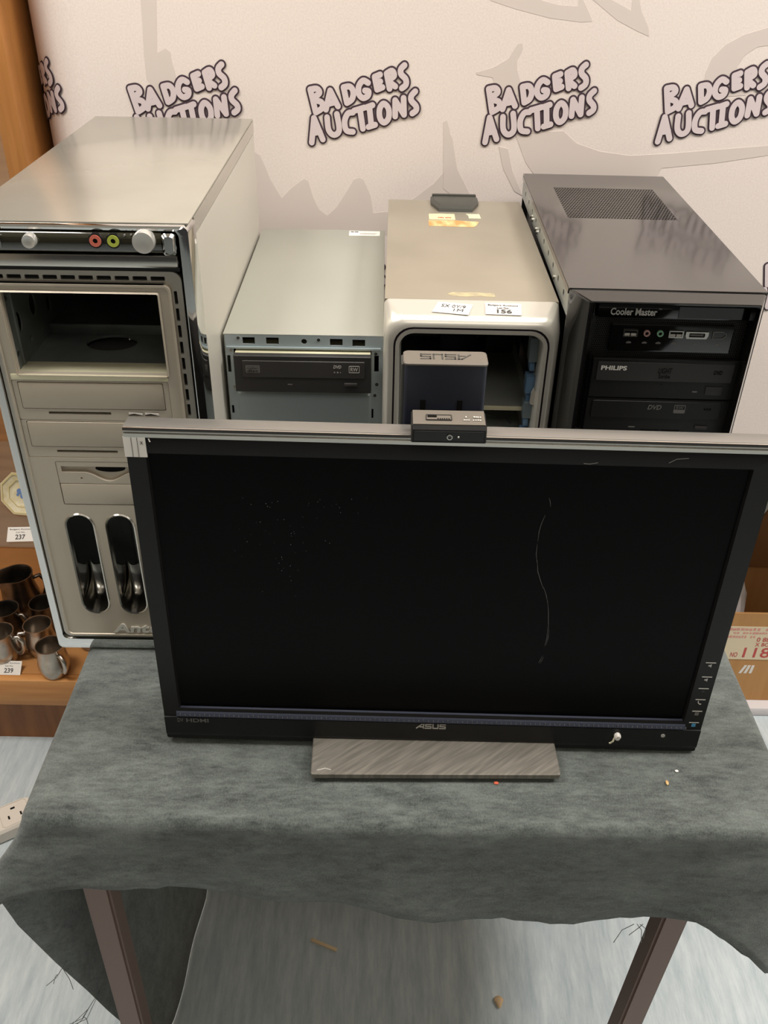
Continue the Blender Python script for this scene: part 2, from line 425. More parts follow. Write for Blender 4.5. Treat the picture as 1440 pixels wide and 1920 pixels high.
def logo(ox, oz):
    for rad, off, m, nm in ((.0062, .0005, 'print_ink', 'lettering_outline'), (.0039, .0014, 'print_pink', 'lettering_fill')):
        bm = NB(); seg = 0
        for li, letter in enumerate(LT):
            for st in letter:
                pts = [(ox + a / 1e4, oz + b / 1e4) for a, b in (st if li in (4, 13) else smooth(st))]
                for a, b in zip(pts, pts[1:]):
                    seg += 1; capsule_flat(bm, a, b, rad, lambda x, z: bd(x, z, off + seg * 4e-6))
        bmesh.ops.translate(bm, verts=bm.verts, vec=(0, -BY, 0))
        me = bpy.data.meshes.new(nm); bm.to_mesh(me); bm.free(); me.materials.append(MATS[m])
        o = bpy.data.objects.new(nm, me); C.objects.link(o); o.parent = back
for k, (ox, oz) in enumerate([(-.661, 1.236), (-.414, 1.239), (-.168, 1.2422), (.075, 1.247), (.316, 1.252), (.556, 1.257),
                              (.272, 1.005), (.514, 1.010), (.757, 1.015), (-.21, .997), (.03, 1.0)]):
    logo(ox, oz)

# ------------------------------------------------------------------ display cabinet on the left
cab = thing('display_cabinet', 'tall wooden display cabinet with glass shelves at the left edge', 'cabinet', (-1.0, 1.45, 0))
CX = Matrix.Translation((1.0, -1.45, 0))
x0, x1 = -1.55, -.509
obj('plinth', B(x0 + .02, x1 - .02, 1.315, 1.70, 0, .126), 'wood_brown', cab, CX)  # darker than the rail: shade below it painted into the wood
obj('front_rail', B(x0, x1, 1.285, 1.305, .126, .194, bev=.002), 'wood_rail', cab, CX)
obj('bottom_board', B(x0, x1, 1.305, 1.72, .150, .194), 'wood_orange', cab, CX)
obj('back_panel', B(x0, x1, 1.72, 1.735, .126, 1.95), 'wood_orange', cab, CX)
obj('side_panel', B(x1 - .016, x1 - .0015, 1.346, 1.72, .194, 1.95), 'wood_post', cab, CX)
obj('side_panel', B(x0 + .0015, x0 + .016, 1.346, 1.72, .194, 1.95), 'wood_post', cab, CX)
obj('corner_post', B(x1 - .03, x1, 1.315, 1.345, .194, 1.95, bev=.002), 'wood_post', cab, CX)
obj('corner_post', B(x0, x0 + .03, 1.315, 1.345, .194, 1.95, bev=.002), 'wood_post', cab, CX)
obj('top_board', B(x0, x1, 1.30, 1.735, 1.95, 1.98, bev=.003), 'wood_orange', cab, CX)
for z in (.49, .80, 1.13):
    obj('glass_shelf', B(x0 + .018, x1 - .018, 1.335, 1.715, z - .006, z, bev=.0008), 'glass_edge', cab, CX)

def mug_mesh(r, h, belly=1.12):
    bm = NB()
    prof = [(r * .0, .0), (r * .88, .0), (r * .95, h * .06), (r * belly, h * .3), (r * belly * .98, h * .45), (r * .97, h * .75), (r, h * .97), (r * 1.03, h), (r * .96, h), (r * .93, h * .97), (r * .9, h * .75), (r * belly * .9, h * .4), (r * .85, h * .08), (0, h * .06)]
    return lathe(bm, prof, n=28)
def mug(name, x, y, r, h, ang, label, m='pewter', spout=False, handle=True):
    t = thing(name, label, 'jug' if spout else 'mug', (x, y, .194), R(ang), group='pewter mugs in the cabinet')
    bm = mug_mesh(r, h, 1.18 if spout else 1.12)
    if spout:
        for v in bm.verts:
            if v.co.z > h * .7 and v.co.x < -r * .5: v.co.x -= (v.co.z - h * .7) * 1.0; v.co.y *= .8
    obj('bowl', bm, m, t, ang=50)
    if handle:
        hp = [(r * .95, 0, h * .82), (r * 1.35, 0, h * .86), (r * 1.62, 0, h * .72), (r * 1.6, 0, h * .5), (r * 1.4, 0, h * .32), (r * 1.05, 0, h * .26)]
        obj('handle', tube(NB(), hp, [.004, .0045, .005, .005, .0045, .004], n=8), m, t, ang=60)
    return t
mug('pewter_mug', -.650, 1.312, .0275, .072, -40, 'front pewter mug by the shelf edge nearest the tablecloth', 'pewter')
mug('pewter_mug', -.694, 1.372, .0275, .072, -150, 'pewter mug directly behind the front mug, handle towards the viewer')
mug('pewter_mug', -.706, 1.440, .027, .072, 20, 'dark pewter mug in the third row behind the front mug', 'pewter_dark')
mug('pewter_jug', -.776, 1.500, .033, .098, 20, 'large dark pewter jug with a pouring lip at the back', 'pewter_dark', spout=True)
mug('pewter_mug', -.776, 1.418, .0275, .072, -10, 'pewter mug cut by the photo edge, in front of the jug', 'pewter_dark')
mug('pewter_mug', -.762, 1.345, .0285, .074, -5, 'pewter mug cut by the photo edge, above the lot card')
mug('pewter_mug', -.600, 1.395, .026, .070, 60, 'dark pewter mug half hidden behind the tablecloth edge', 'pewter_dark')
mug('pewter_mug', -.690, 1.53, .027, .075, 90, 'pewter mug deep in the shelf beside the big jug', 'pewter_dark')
# saucer leaning at the back of the glass shelf
sx_ = thing('saucer', 'cream octagonal saucer with blue centre standing on the glass shelf', 'plate', (-.697, 1.43, .49), R(-8))
SX = Matrix.Translation((0, 0, .001)) @ Matrix.Rotation(R(-18), 4, 'X') @ Matrix.Scale(.5, 4)
def octa(r): return [(r * math.cos(R(22.5 + 45 * k)), r * math.sin(R(22.5 + 45 * k)) + .083) for k in range(8)]
obj('dish', loft(NB(), [[(a, y, b) for a, b in octa(r)] for r, y in ((.0001, .012), (.045, .012), (.055, .008), (.088, -.002), (.090, .001), (.056, .013), (.045, .016), (.0001, .016))]), 'china', sx_, SX, ang=20)
obj('gold_rim', PL(octa(.085), [octa(.080)], -.0025, .0005), 'china_gold', sx_, SX)
obj('gold_rim', PL(octa(.058), [octa(.055)], .0055, .009), 'china_gold', sx_, SX)
for a, b, r in ((-.012, .09, .012), (.008, .1, .01), (.0, .072, .011), (-.02, .076, .006)):
    obj('blue_flower', PL(circ(a, b, r, 9), [], .0112, .0125), 'china_blue', sx_, SX)
def lotcard(x, y, z, rz, num, label):
    t = thing('lot_card', label, 'label', (x, y, z), R(rz), group='small lot cards in the cabinet')
    X = Matrix.Rotation(R(-52), 4, 'X')
    obj('card', B(-.024, .024, 0, .0006, .0, .028), 'paper', t, X)
    for body, r, b in (('Badgers Auctions', (-.02, .02, .0215, .025), .0), ('Lot No.', (-.008, .008, .0165, .0195), .0), (num, (-.009, .009, .004, .0135), .02)):
        text('lettering', body, r, 'ink', t, (0, 0, 0), EX, EZ, xf=X, bold=b)
lotcard(-.672, 1.345, .4905, 4, '237', 'white lot card 237 on the glass shelf under the saucer')
lotcard(-.742, 1.300, .1945, 0, '239', 'white lot card 239 on the wooden shelf before the mugs')

# ------------------------------------------------------------------ floor things
ps = thing('extension_lead', 'cream plastic extension socket block lying on the floor left of table', 'extension lead', (-.715, 1.085, 0), R(33))
obj('housing', loft(NB(), [[(a, b, z) for a, b in rr(-.20 - g, .065 + g, -.032 - g, .032 + g, .022 + g, 6)] for z, g in ((0, -.003), (.004, 0), (.026, 0), (.031, -.004))], True, True), 'white_plastic', ps)
for k in range(3):
    xx = .025 - k * .085
    s = obj('socket', PL(rr(xx - .026, xx + .026, -.026, .026, .006), [rr(xx - .025, xx + .025, -.025, .025, .006)], .031, .0316, axis='z'), 'wall_paint', ps)
    for a, b, w2, h2 in ((0, .013, .004, .002), (-.011, -.006, .0016, .004), (.011, -.006, .0016, .004)):
        obj('pin_hole', B(xx + a - w2, xx + a + w2, b - h2, b + h2, .0305, .0316), 'hole_dark', s)
tag(obj('wood_splinter', B(-.024, .024, -.0028, .0028, 0, .004, bev=.0008), 'splinter'), 'thin wooden stick lying on the floor under the table', 'stick')
o = bpy.data.objects['wood_splinter']; o.location = (-.09, .866, 0); o.rotation_euler = (0, 0, R(-22))
bm = NB(); bmesh.ops.create_icosphere(bm, subdivisions=2, radius=.009)
for v in bm.verts: v.co.z = (v.co.z + .009) * .45 + .0; v.co.x *= .75 + .25 * math.sin(v.co.y * 300); v.co.y *= 1.15
tag(obj('wood_crumb', bm, 'crumb', loc=(.2, .774, 0), ang=25), 'small tan crumb on the floor under the table', 'crumb')

# ------------------------------------------------------------------ cardboard box on the floor at the right
cb = thing('cardboard_box', 'open brown cardboard box with a red printed 118 label', 'box', (.86, 1.62, 0))
KX = Matrix.Translation((-.86, -1.62, 0))
bx0, bx1, by0, by1, bz = .655, 1.07, 1.44, 1.645, .272
for nm, a in (('front_wall', (bx0, bx1, by0, by0 + .005, .03, bz)), ('back_wall', (bx0, bx1, by1 - .005, by1, .03, bz)), ('side_wall', (bx0, bx0 + .005, by0, by1, .03, bz)), ('side_wall', (bx1 - .005, bx1, by0, by1, .03, bz)), ('base', (bx0, bx1, by0, by1, .025, .03))):
    obj(nm, B(*a), 'cardboard', cb, KX)
fl = obj('flap', loft(NB(), [[(a, y + (b - .25) * .12, b) for a, b in ((.772, .25), (1.07, .25), (1.07, .52), (.87, .46), (.825, .37))] for y in (1.630, 1.6345)], True, True), 'cardboard_shaded', cb, KX)
lb = obj('label_sheet', B(.69, .832, by0 - .0012, by0 - .0004, .146, .238), 'label_buff', cb, KX)
for body, r in (('118', (.768, .825, .152, .180)), ('NO', (.742, .757, .153, .166)), ('0 88', (.788, .816, .197, .209)), ('X BC', (.788, .816, .184, .194))):
    text('lettering', body, r, 'ink_red', cb, (0, by0 - .0012, 0), EX, EZ, xf=KX, bold=0.01)
for r_ in ((.705, .818, .2265, .2345), (.735, .822, .2175, .2235), (.705, .785, .2060, .2135)): blurred_line(r_, 'ink_faint', cb, (0, by0 - .0012, 0), EX, EZ, xf=KX, n=13)
for k in range(3):
    obj('printed_mark', loft(NB(), [[(.772 + .011 * k, y, .105), (.778 + .011 * k, y, .105), (.786 + .008 * k, y, .128), (.780 + .008 * k, y, .128)] for y in (by0 - .0006, by0 + .0004)], True, True), 'paper', cb, KX)
bm = NB(); bmesh.ops.create_icosphere(bm, subdivisions=4, radius=1)
for v in bm.verts:
    n = v.co.copy(); f = 1 + .08 * math.sin(5 * n.x + 3 * n.z) + .07 * math.sin(9 * n.y - 7 * n.z) + .05 * math.sin(17 * n.x + 11 * n.y) * math.cos(13 * n.z)
    v.co = Vector((n.x * .048, n.y * .06, n.z * .12)) * f
tag(obj('plastic_bag', bm, 'bag', loc=(.738, 1.535, .195), ang=80), 'crumpled white bag standing in the cardboard box', 'bag')
bm = NB(); bmesh.ops.create_icosphere(bm, subdivisions=3, radius=1)
for v in bm.verts: v.co = Vector((v.co.x * .2, v.co.y * .1, v.co.z * .15)) * (1 + .1 * math.sin(6 * v.co.x + 4 * v.co.z))
tag(obj('navy_fabric', bm, 'navy_cloth', loc=(1.03, 2.06, .59), ang=80), 'dark navy bundle of fabric behind the cardboard box flap', 'fabric')
# the shelf unit that carries the bundle
stl = thing('low_stand', 'plain low stand behind the cardboard box carrying the navy bundle', 'stand', (1.03, 2.09, 0))
obj('top_board', B(-.3, .3, -.12, .12, .395, .415), 'wood_brown', stl)
for a in (-.28, .26): obj('leg_panel', B(a, a + .02, -.11, .11, 0, .395), 'wood_brown', stl)
tag(obj('paper_sheet', B(.67, 1.10, 1.415, 1.68, .0, .024, bev=.004), 'bag'), 'flat white package under the cardboard box', 'package')

# ------------------------------------------------------------------ table and cloth
TZ = .74
TX0, TX1, TY0, TY1 = -.350, .415, .552, 1.33
tb = thing('folding_table', 'square folding table with brown metal legs under the dark cloth', 'table', (.03, .94, 0))
TM = Matrix.Translation((-.03, -.94, 0))
obj('tabletop', B(TX0 + .004, TX1 - .004, TY0 + .004, TY1 - .004, .705, TZ - .0025, bev=.004), 'tabletop', tb, TM)
def leg(xa, xb, y):
    wd = .0145
    bm = NB()
    loft(bm, [[(x - wd, yy - wd, z), (x + wd, yy - wd, z), (x + wd, yy + wd, z), (x - wd, yy + wd, z)] for x, yy, z in ((xa, y, .705), (xb, y, .012))], True, True)
    bmesh.ops.bevel(bm, geom=[e for e in bm.edges if abs((e.verts[0].co - e.verts[1].co).z) > .3], offset=.003, segments=2, affect='EDGES')
    l = obj('leg', bm, 'leg_metal', tb, TM)
    obj('rubber_foot', B(xb - .017, xb + .017, y - .017, y + .017, 0, .02, bev=.003), 'black_plastic', l, TM)
leg(-.303, -.306, .590); leg(.335, .300, .590); leg(-.303, -.306, 1.28); leg(.335, .300, 1.28)
obj('brace', tube(NB(), [(-.29, .605, .60), (-.23, .70, .69)], .006), 'brace_metal', tb, TM)
obj('brace', tube(NB(), [(.33, .605, .60), (.27, .70, .69)], .006), 'brace_metal', tb, TM)
# tablecloth : top plus a skirt whose hem length changes round the table
def interp(tab, s):
    for (a, va), (b, vb) in zip(tab, tab[1:]):
        if s <= b:
            k = 0 if b == a else max(0, (s - a) / (b - a)); k = k * k * (3 - 2 * k) if False else k
            return va + (vb - va) * k
    return tab[-1][1]
per = []      # perimeter samples: (x, y, nx, ny, hem z, flare)
rc = .012
def P_(x, y, nx, ny, hz, fl): per.append((x, y, nx, ny, hz, fl))
left_hem = [(.552, .63), (.558, .60), (.566, .53), (.58, .45), (.60, .34), (.63, .2), (.68, .05), (.70, .004), (1.4, .004)]
left_flare = [(.552, .052), (.57, .038), (.60, .012), (.66, -.018), (.74, -.030), (.95, -.042), (1.1, -.03), (1.2, 0), (1.4, 0)]
N = 44
for k in range(N + 1):                       # left side, back to front
    y = TY1 + (TY0 + rc - TY1) * k / N
    P_(TX0, y, -1, 0, interp(left_hem, y), interp(left_flare, y) + .003 * math.sin(y * 38))
for k in range(1, 7):                        # front left corner
    a = R(90 * k / 6)
    P_(TX0 + rc - rc * math.cos(a), TY0 + rc - rc * math.sin(a), -math.cos(a), -math.sin(a), .632 + .006 * k / 6, .052 - .022 * k / 6)
front_hem = [(-.35, .638), (-.33, .642), (-.30, .651), (-.172, .634), (-.06, .625), (.10, .598), (.263, .597), (.332, .611), (.376, .585), (.41, .545)]
N = 60
for k in range(1, N + 1):
    x = TX0 + rc + (TX1 - rc - TX0 - rc) * k / N
    fl = .006 + .004 * math.sin(x * 16 + 1) + .003 * math.sin(x * 41) + (.024 * max(0, 1 - (x - TX0) / .07) if x < TX0 + .07 else 0) + (.02 * max(0, 1 - (TX1 - x) / .1) if x > TX1 - .1 else 0)
    P_(x, TY0, 0, -1, interp(front_hem, x), fl)
for k in range(1, 7):
    a = R(90 * k / 6)
    P_(TX1 - rc + rc * math.sin(a), TY0 + rc - rc * math.cos(a), math.sin(a), -math.cos(a), .545 - .03 * k / 6, .026)
right_hem = [(.55, .515), (.60, .45), (.66, .40), (.75, .38), (1.0, .39), (1.4, .40)]
N = 36
for k in range(1, N + 1):
    y = TY0 + rc + (TY1 - TY0 - rc) * k / N
    P_(TX1, y, 1, 0, interp(right_hem, y), .016 + .008 * math.sin(y * 24))
bm = NB(); rows = []
er = .010
def nz(x, y): return .0004 * math.sin(x * 23 + 2 * math.sin(y * 9)) + .0004 * math.sin(y * 31 + x * 11)
for (x, y, nx, ny, hz, fl) in per:
    col = [(x - nx * er, y - ny * er, TZ)]
    for a in (30, 60, 90): col.append((x - nx * er + nx * er * math.sin(R(a)), y - ny * er + ny * er * math.sin(R(a)), TZ - er + er * math.cos(R(a))))
    zt = TZ - er
    for t in (.12, .25, .4, .55, .7, .82, .92, 1):
        o_ = fl * (t ** 1.3) + .0012 * math.sin(40 * (x + y) + 9 * t)
        j = random.uniform(-.002, .002) if t == 1 and hz > .05 else 0
        pull = -.055 * t * max(0, 1 - (x - TX0) / .11) if ny < -.3 else 0
        col.append((x + nx * o_ + pull * -ny, y + ny * o_, zt + (hz - zt) * t + j))
    rows.append([bm.verts.new(p) for p in col])
for a, b in zip(rows, rows[1:]):
    for i in range(len(a) - 1): bm.faces.new((a[i], b[i], b[i + 1], a[i + 1]))
f = bm.faces.new([r[0] for r in rows])
bmesh.ops.triangulate(bm, faces=[f])
cl = obj('tablecloth', bm, 'cloth', ang=70)
tag(cl, 'dark grey green cloth draped over the table, frayed at the hem', 'tablecloth')
md = cl.modifiers.new('thickness', 'SOLIDIFY'); md.thickness = .0016; md.offset = -1
# loose threads hanging from the hem are part of the cloth
for (x, y, z, n) in ((.268, .545, .60, 4), (-.352, .56, .36, 5), (-.356, .545, .48, 3)):
    for k in range(n):
        a = random.uniform(-.02, .02); b = random.uniform(.012, .03)
        obj('loose_thread', tube(NB(), [(x + k * .003, y + k * .008 * (x < 0), z), (x + k * .003 + a * .6, y, z - b * .4), (x + a, y - .004, z - b)], .0004, n=5), 'cloth', cl)

for nm, x, y, m, s, lab in (('crumb', .118, .608, 'red_bit', .0022, 'tiny red crumb on the cloth before the monitor base'),
                            ('crumb', .292, .612, 'label_orange', .0035, 'thin yellow splinter on the cloth right of the monitor base'),
                            ('crumb', .306, .628, 'paper', .0017, 'tiny white speck on the cloth under the monitor corner')):
    bm = NB(); bmesh.ops.create_icosphere(bm, subdivisions=1, radius=s)
    for v in bm.verts: v.co.z = v.co.z * .4 + s * .4; v.co.x *= .5 if s > .003 else 1.3
    tag(obj(nm, bm, m, loc=(x, y, TZ + .0002)), lab, 'crumb')
#PART2
# ------------------------------------------------------------------ tower 1 : big silver and chrome case
W1, D1, H1 = .2061, .4651, .5011
t1 = thing('computer_tower', 'tall silver computer tower with chrome front frame and empty drive bay', 'computer', (-.3831, .7927, TZ + .0004), R(.4976))
bm = NB(); box(bm, .001, W1 - .001, .005, D1, H1 - .0010, H1 + .0008, bev=.0006)
box(bm, W1 - .0026, W1 - .0006, .03, D1, H1 - .016, H1 - .0012); box(bm, .0006, .0026, .03, D1, H1 - .016, H1 - .0012)
obj('top_panel', bm, 'silver_paint', t1)
sp = obj('side_panel', B(W1 - .0022, W1 - .0006, .031, D1 - .003, .004, H1 - .0172, bev=.0005), 'silver_side', t1)
obj('side_panel', B(.0006, .0022, .031, D1 - .003, .004, H1 - .0172, bev=.0005), 'silver_side', t1)
obj('back_panel', B(.002, W1 - .002, D1 - .002, D1, .004, H1 - .003), 'steel', t1)
obj('bottom_panel', B(.002, W1 - .002, .03, D1, .003, .006), 'steel', t1)
# chrome frame round the whole front
rg = [yring(.031, .0, W1, .0, H1, .006), yring(.006, 0, W1, 0, H1, .006), yring(.0015, .0012, W1 - .0012, .0012, H1 - .0012, .006), yring(0, .004, W1 - .004, .004, H1 - .003, .006),
      yring(.0005, .009, W1 - .0095, .016, H1 - .005, .006), yring(.006, .0105, W1 - .012, .018, H1 - .006, .006), yring(.03, .0105, W1 - .012, .018, H1 - .006, .006)]
obj('chrome_frame', loft(NB(), rg), 'chrome', t1)
# control strip
cp = obj('control_panel', loft(NB(), [[(x, y, z) for y, z in [(.024, .4752), (.003, .4752)] + [(.003 - .0062 * math.cos(R(a)), .4851 + .0098 * math.sin(R(a))) for a in range(-80, 81, 16)] + [(.003, .4952), (.024, .4952)]] for x in (.011, .1815)], True, True), 'olive_gloss', t1)
obj('trim_bar', B(.011, .1935, -.001, .024, .4625, .4746, bev=.002), 'chrome_satin', cp)
obj('end_cap', loft(NB(), [yring(.024, .1822, .1938, .4752, .495, .003), yring(-.003, .1822, .1938, .4752, .495, .003), yring(-.006, .1845, .1925, .478, .493, .003)], True, True), 'chrome', cp)
obj('gap_shadow_strip', B(.011, .1935, .004, .024, .4585, .4623), 'black_satin', cp)
def knob(x, z, r, nm):
    obj(nm, loft(NB(), [[(x + q * math.cos(2 * math.pi * k / 28), y, z + q * math.sin(2 * math.pi * k / 28)) for k in range(28)] for q, y in ((r, .004), (r, -.0070), (r * .93, -.0090), (r * .55, -.0083), (.0002, -.0080))], True, True), 'knob_silver', cp)
knob(.0665, .4875, .0062, 'reset_button'); knob(.1667, .4880, .0100, 'power_button')
for x, m in ((.1238, 'jack_pink'), (.1395, 'jack_green')):
    j = obj('audio_jack', PL(circ(x, .4878, .0052, 24), [circ(x, .4878, .0022, 16)], -.0045, .003), m, cp)
    obj('jack_hole', PL(circ(x, .4878, .0022, 16), [], -.0038, .002), 'hole_dark', j)
    obj('jack_ring', PL(circ(x, .4878, .0066, 24), [circ(x, .4878, .0054, 24)], -.0038, .003), 'black_satin', j)
for zz in (.4905, .4835):
    u = obj('usb_port', PL(rr(.024, .0405, zz - .0030, zz + .0030, .0006), [rr(.0252, .0393, zz - .0018, zz + .0018, .0003)], -.0045, .003), 'chrome', cp)
    obj('usb_tongue', B(.0258, .0388, -.003, .003, zz - .0004, zz + .0008), 'print_light', u)
for a, b, r in ((.1495, .4925, .0009), (.1552, .493, .0007), (.155, .481, .0007)):
    obj('indicator', PL(circ(a, b, r, 8), [], -.0034, .001), 'print_dim', cp)
# slotted inner frame
slots = [rr(.0195 + .0163 * k, .0325 + .0163 * k, .4500, .4540, .0008, 2) for k in range(10)]
slots = [s for s in slots if s[0][0] < .18]
slots += [rr(.1858, .1888, .428 - .0165 * k, .4405 - .0165 * k, .0008, 2) for k in range(25)]
obj('slotted_frame', PL(rr(.0105, .194, .018, .4585, .009, 5), slots + [rr(.0165, .1835, .024, .447, .006, 5)], .003, .006), 'frame_silver', t1)
obj('frame_backing', PL(rr(.0105, .194, .018, .4585, .009, 5), [rr(.018, .182, .0255, .4455, .006, 5)], .0105, .012), 'drive_grey2', t1)
# silver face with openings
def oval(cx, z0, z1, r, n=10):
    return [(cx + r * math.cos(R(180 + 180 * k / n)), z0 + r + r * math.sin(R(180 + 180 * k / n))) for k in range(n + 1)] + [(cx + r * math.cos(R(180 * k / n)), z1 - r + r * math.sin(R(180 * k / n))) for k in range(n + 1)]
OV = (.0565, .0997, .1430)
face = PL(rr(.0162, .1838, .0242, .4472, .006, 5), [rr(.0285, .1712, .3575, .4385, .0015, 2), rr(.0192, .1708, .2640, .3505, .001, 1), rr(.0445, .160, .2065, .2595, .001, 1)] + [oval(c_, .059, .193, .0142) for c_ in OV], -.001, .004)
fp = obj('front_face', face, 'silver_front', t1)
obj('face_rim', loft(NB(), [yring(.004, .0162, .1838, .0242, .4472, .006), yring(-.0022, .0162, .1838, .0242, .4472, .006), yring(-.0022, .0180, .1820, .0262, .4452, .005), yring(.0, .0188, .1812, .0270, .4444, .005)]), 'silver_front', fp)
obj('bay_rim', loft(NB(), [yring(-.0016, .0262, .1735, .3552, .4405, .002), yring(-.0030, .0275, .1722, .3565, .4392, .002), yring(.004, .0285, .1712, .3575, .4385, .0015)]), 'silver_front2', fp)
ftext('embossed_lettering', 'Antec', .070, .136, .029, .042, -.001, 'emboss_highlight', fp, ext=.0012, bold=.03, shear=.15)
# chrome scoops in the oval openings
for c_ in OV:
    r = .0142
    ww = obj('oval_well', loft(NB(), [[(a, y, b) for a, b in oval(c_, .059, .193, r)] for y in (-.0016, .040)], False, True), 'black_gloss', fp)
    obj('oval_rim', loft(NB(), [[(a, y, b) for a, b in oval(c_, .059 - e, .193 + e, r + e)] for e, y in ((.0024, -.001), (.0014, -.0024), (.0, -.0016), (-.0006, .004))]), 'chrome_satin', ww)
    bm = NB(); rs = []
    for i in range(9):
        t = i / 8
        ring = []
        for k in range(13):
            a = R(180 + 180 * k / 12)
            rx, rz = r * .98 * math.cos(a), .0732 + r * .98 * math.sin(a)
            q = math.sin(t * math.pi / 2)
            ring.append(bm.verts.new((c_ + rx * (1 - .10 * t), .001 + .0385 * q, rz + (.006 + .034 * (1 - math.cos(t * math.pi / 2))) * (t + .25 * math.cos(a) * t))))
        rs.append(ring)
    for a, b in zip(rs, rs[1:]):
        for i in range(12): bm.faces.new((a[i], a[i + 1], b[i + 1], b[i]))
    obj('chrome_scoop', bm, 'chrome_satin', ww, ang=80)
# drive covers
for z0, z1, p0, p1, zs, clips in ((.3075, .3500, .3200, .3482, .3150, True), (.2645, .3070, .2770, .3052, .2713, False)):
    cv = obj('bay_cover', PL(rr(.0196, .1704, z0, z1, .001, 1), [rr(.0245, .1655, p0 - .0006, p1 + .0006, .0008, 1), rr(.049, .1105, zs - .0014, zs + .0014, .0003, 1)] + ([rr(.1275, .142, zs - .0022, zs + .0022, .0003, 1), rr(.1437, .158, zs - .0022, zs + .0022, .0003, 1)] if clips else []), -.0005, .004), 'silver_front', fp)
    obj('blank_panel', B(.0250, .1650, -.0016, .004, p0, p1, bev=.0012), 'silver_front2', cv)
    obj('cover_backing', B(.0200, .170, .0045, .006, z0 + .001, z1 - .001), 'hole_dark', cv)
    if clips:
        for a in (.1275, .1437):
            obj('release_clip', loft(NB(), [[(a + .0005, y, zs - .0005), (a + .006, y, zs + .0008), (a + .0142, y, zs - .0012), (a + .0142, y, zs + .0012), (a + .0005, y, zs + .002)] for y in (-.0012, .003)], True, True), 'paper', cv)
obj('bay_lip', B(.0200, .1712, -.002, .028, .3508, .3572, bev=.001), 'cream', t1)
# floppy cover and blank below it
sl = [(.0495, .2465), (.072, .2465)] + [(.097 + .0010 * k, .2465 - .0105 * (.5 + .5 * math.cos(math.pi * k / 25))) for k in range(-24, 25, 4)] + [(.122, .2465), (.155, .2465), (.155, .2535), (.0495, .2535)]
fc = obj('floppy_cover', PL(rr(.0450, .1595, .2330, .2590, .0006, 1), [sl, circ(.0685, .2395, .0011, 8)], -.0008, .004), 'silver_front', fp)
obj('slot_recess', PL([(a, b) for a, b in sl], [], .0030, .0040), 'silver_front2', fc)
obj('finger_scoop', PL(circ(.099, .2500, .0155, 20, .0042), [], .0020, .0032), 'hole_dark', fc)
obj('led', PL(circ(.0685, .2395, .0011, 8), [], .001, .003), 'red_bit', fc)
obj('blank_panel', B(.0450, .1595, -.0012, .004, .2070, .2324, bev=.0012), 'silver_front', fp)
# inside the open bay
hs = [circ(.028, .397, .0085, 16, .011), circ(.070, .400, .0085, 16, .011), circ(.012, .428, .003, 10), circ(.012, .372, .003, 10), circ(.112, .385, .006, 14, .009), circ(.05, .424, .003, 10), circ(.05, .372, .003, 10)]
cg = obj('drive_cage', PL(rr(.004, .19, .352, .446), hs, .0255, .0270, axis='x'), 'steel_cage', t1)
obj('cage_wall', PL(rr(.004, .19, .352, .446), [], .1735, .175, axis='x'), 'steel_cage', cg)
obj('cage_shelf', PL(rr(.027, .1735, .006, .1, 0, 1), [[(a, b) for a, b in circ(.098, .078, .026, 24, .020)]], .3535, .3560, axis='z'), 'steel_cage', cg)
obj('cage_well', PL(circ(.098, .078, .028, 24, .022), [], .349, .3505, axis='z'), 'drive_grey2', cg)
obj('cage_bar', B(.027, .1735, .100, .104, .354, .3665, bev=.0006), 'steel_cage', cg)
obj('cage_shelf', B(.027, .1735, .104, .20, .360, .3625), 'steel_cage', cg)
obj('bay_depth_shade', B(.0255, .175, .24, .242, .33, .46), 'black_satin', cg)  # black plate stands in for the shade deep in the bay
obj('wall_rail', B(.0272, .0290, .018, .022, .358, .44), 'steel_cage', cg)

# ------------------------------------------------------------------ tower 2 : bare steel case
W2, D2, H2 = .1707, .3708, .3568
t2 = thing('computer_tower', 'small bare grey steel computer tower with one black optical drive', 'computer', (-.1757, .8991, TZ + .0004), R(.4691))
obj('top_panel', B(0, W2, .0, D2, H2 - .0016, H2, bev=.0006), 'galv', t2)
obj('side_panel', B(0, .0014, .004, D2, .004, H2 - .0018), 'galv', t2)
obj('side_panel', B(W2 - .0014, W2, .004, D2, .004, H2 - .0018), 'galv', t2)
obj('back_panel', B(.002, W2 - .002, D2 - .002, D2, .003, H2 - .002), 'steel', t2)
obj('bottom_panel', B(.0, W2, .0, D2, .0, .003), 'steel', t2)
def R4(x0, x1, z0, z1): return rr(x0, x1, z0, z1, 0, 1)
h2 = [R4(.0205, .0335, .3455, .3530), R4(.0455, .0590, .3455, .3530), R4(.1135, .1270, .3450, .3525), R4(.1375, .1510, .3445, .3520), circ(.0860, .3490, .0030, 14),
      R4(.0100, .1580, .2930, .3405), R4(.0025, .0060, .312, .332), R4(.1610, .1658, .315, .334), R4(.0410, .0570, .2715, .2725), R4(.1185, .1345, .2715, .2725), circ(.163, .2485, .0028, 12),
      R4(.0030, .0055, .262, .272), R4(.1585, .1605, .258, .270)]
h2 += [R4(.0135 + .0105 * k, .0155 + .0105 * k, .2395, .2425) for k in range(11)] + [R4(.0170 + .0105 * k, .0190 + .0105 * k, .2395, .2425) for k in range(10)]
fr2 = obj('front_chassis', PL(R4(.0015, W2 - .0005, .003, H2 - .0005), h2, 0, .0014), 'galv_front', t2)
obj('pressed_panel', loft(NB(), [yring(.0002, .0100, .1580, .2440, .2900, .002), yring(-.0022, .0125, .1555, .2465, .2875, .002)], False, True), 'galv_front', fr2)
obj('flange_lip', B(.003, W2 - .003, -.0015, .0005, .3405, .3425), 'galv_front', fr2)
obj('inner_shade', B(.006, W2 - .006, .03, .032, .02, H2 - .004), 'black_satin', t2)
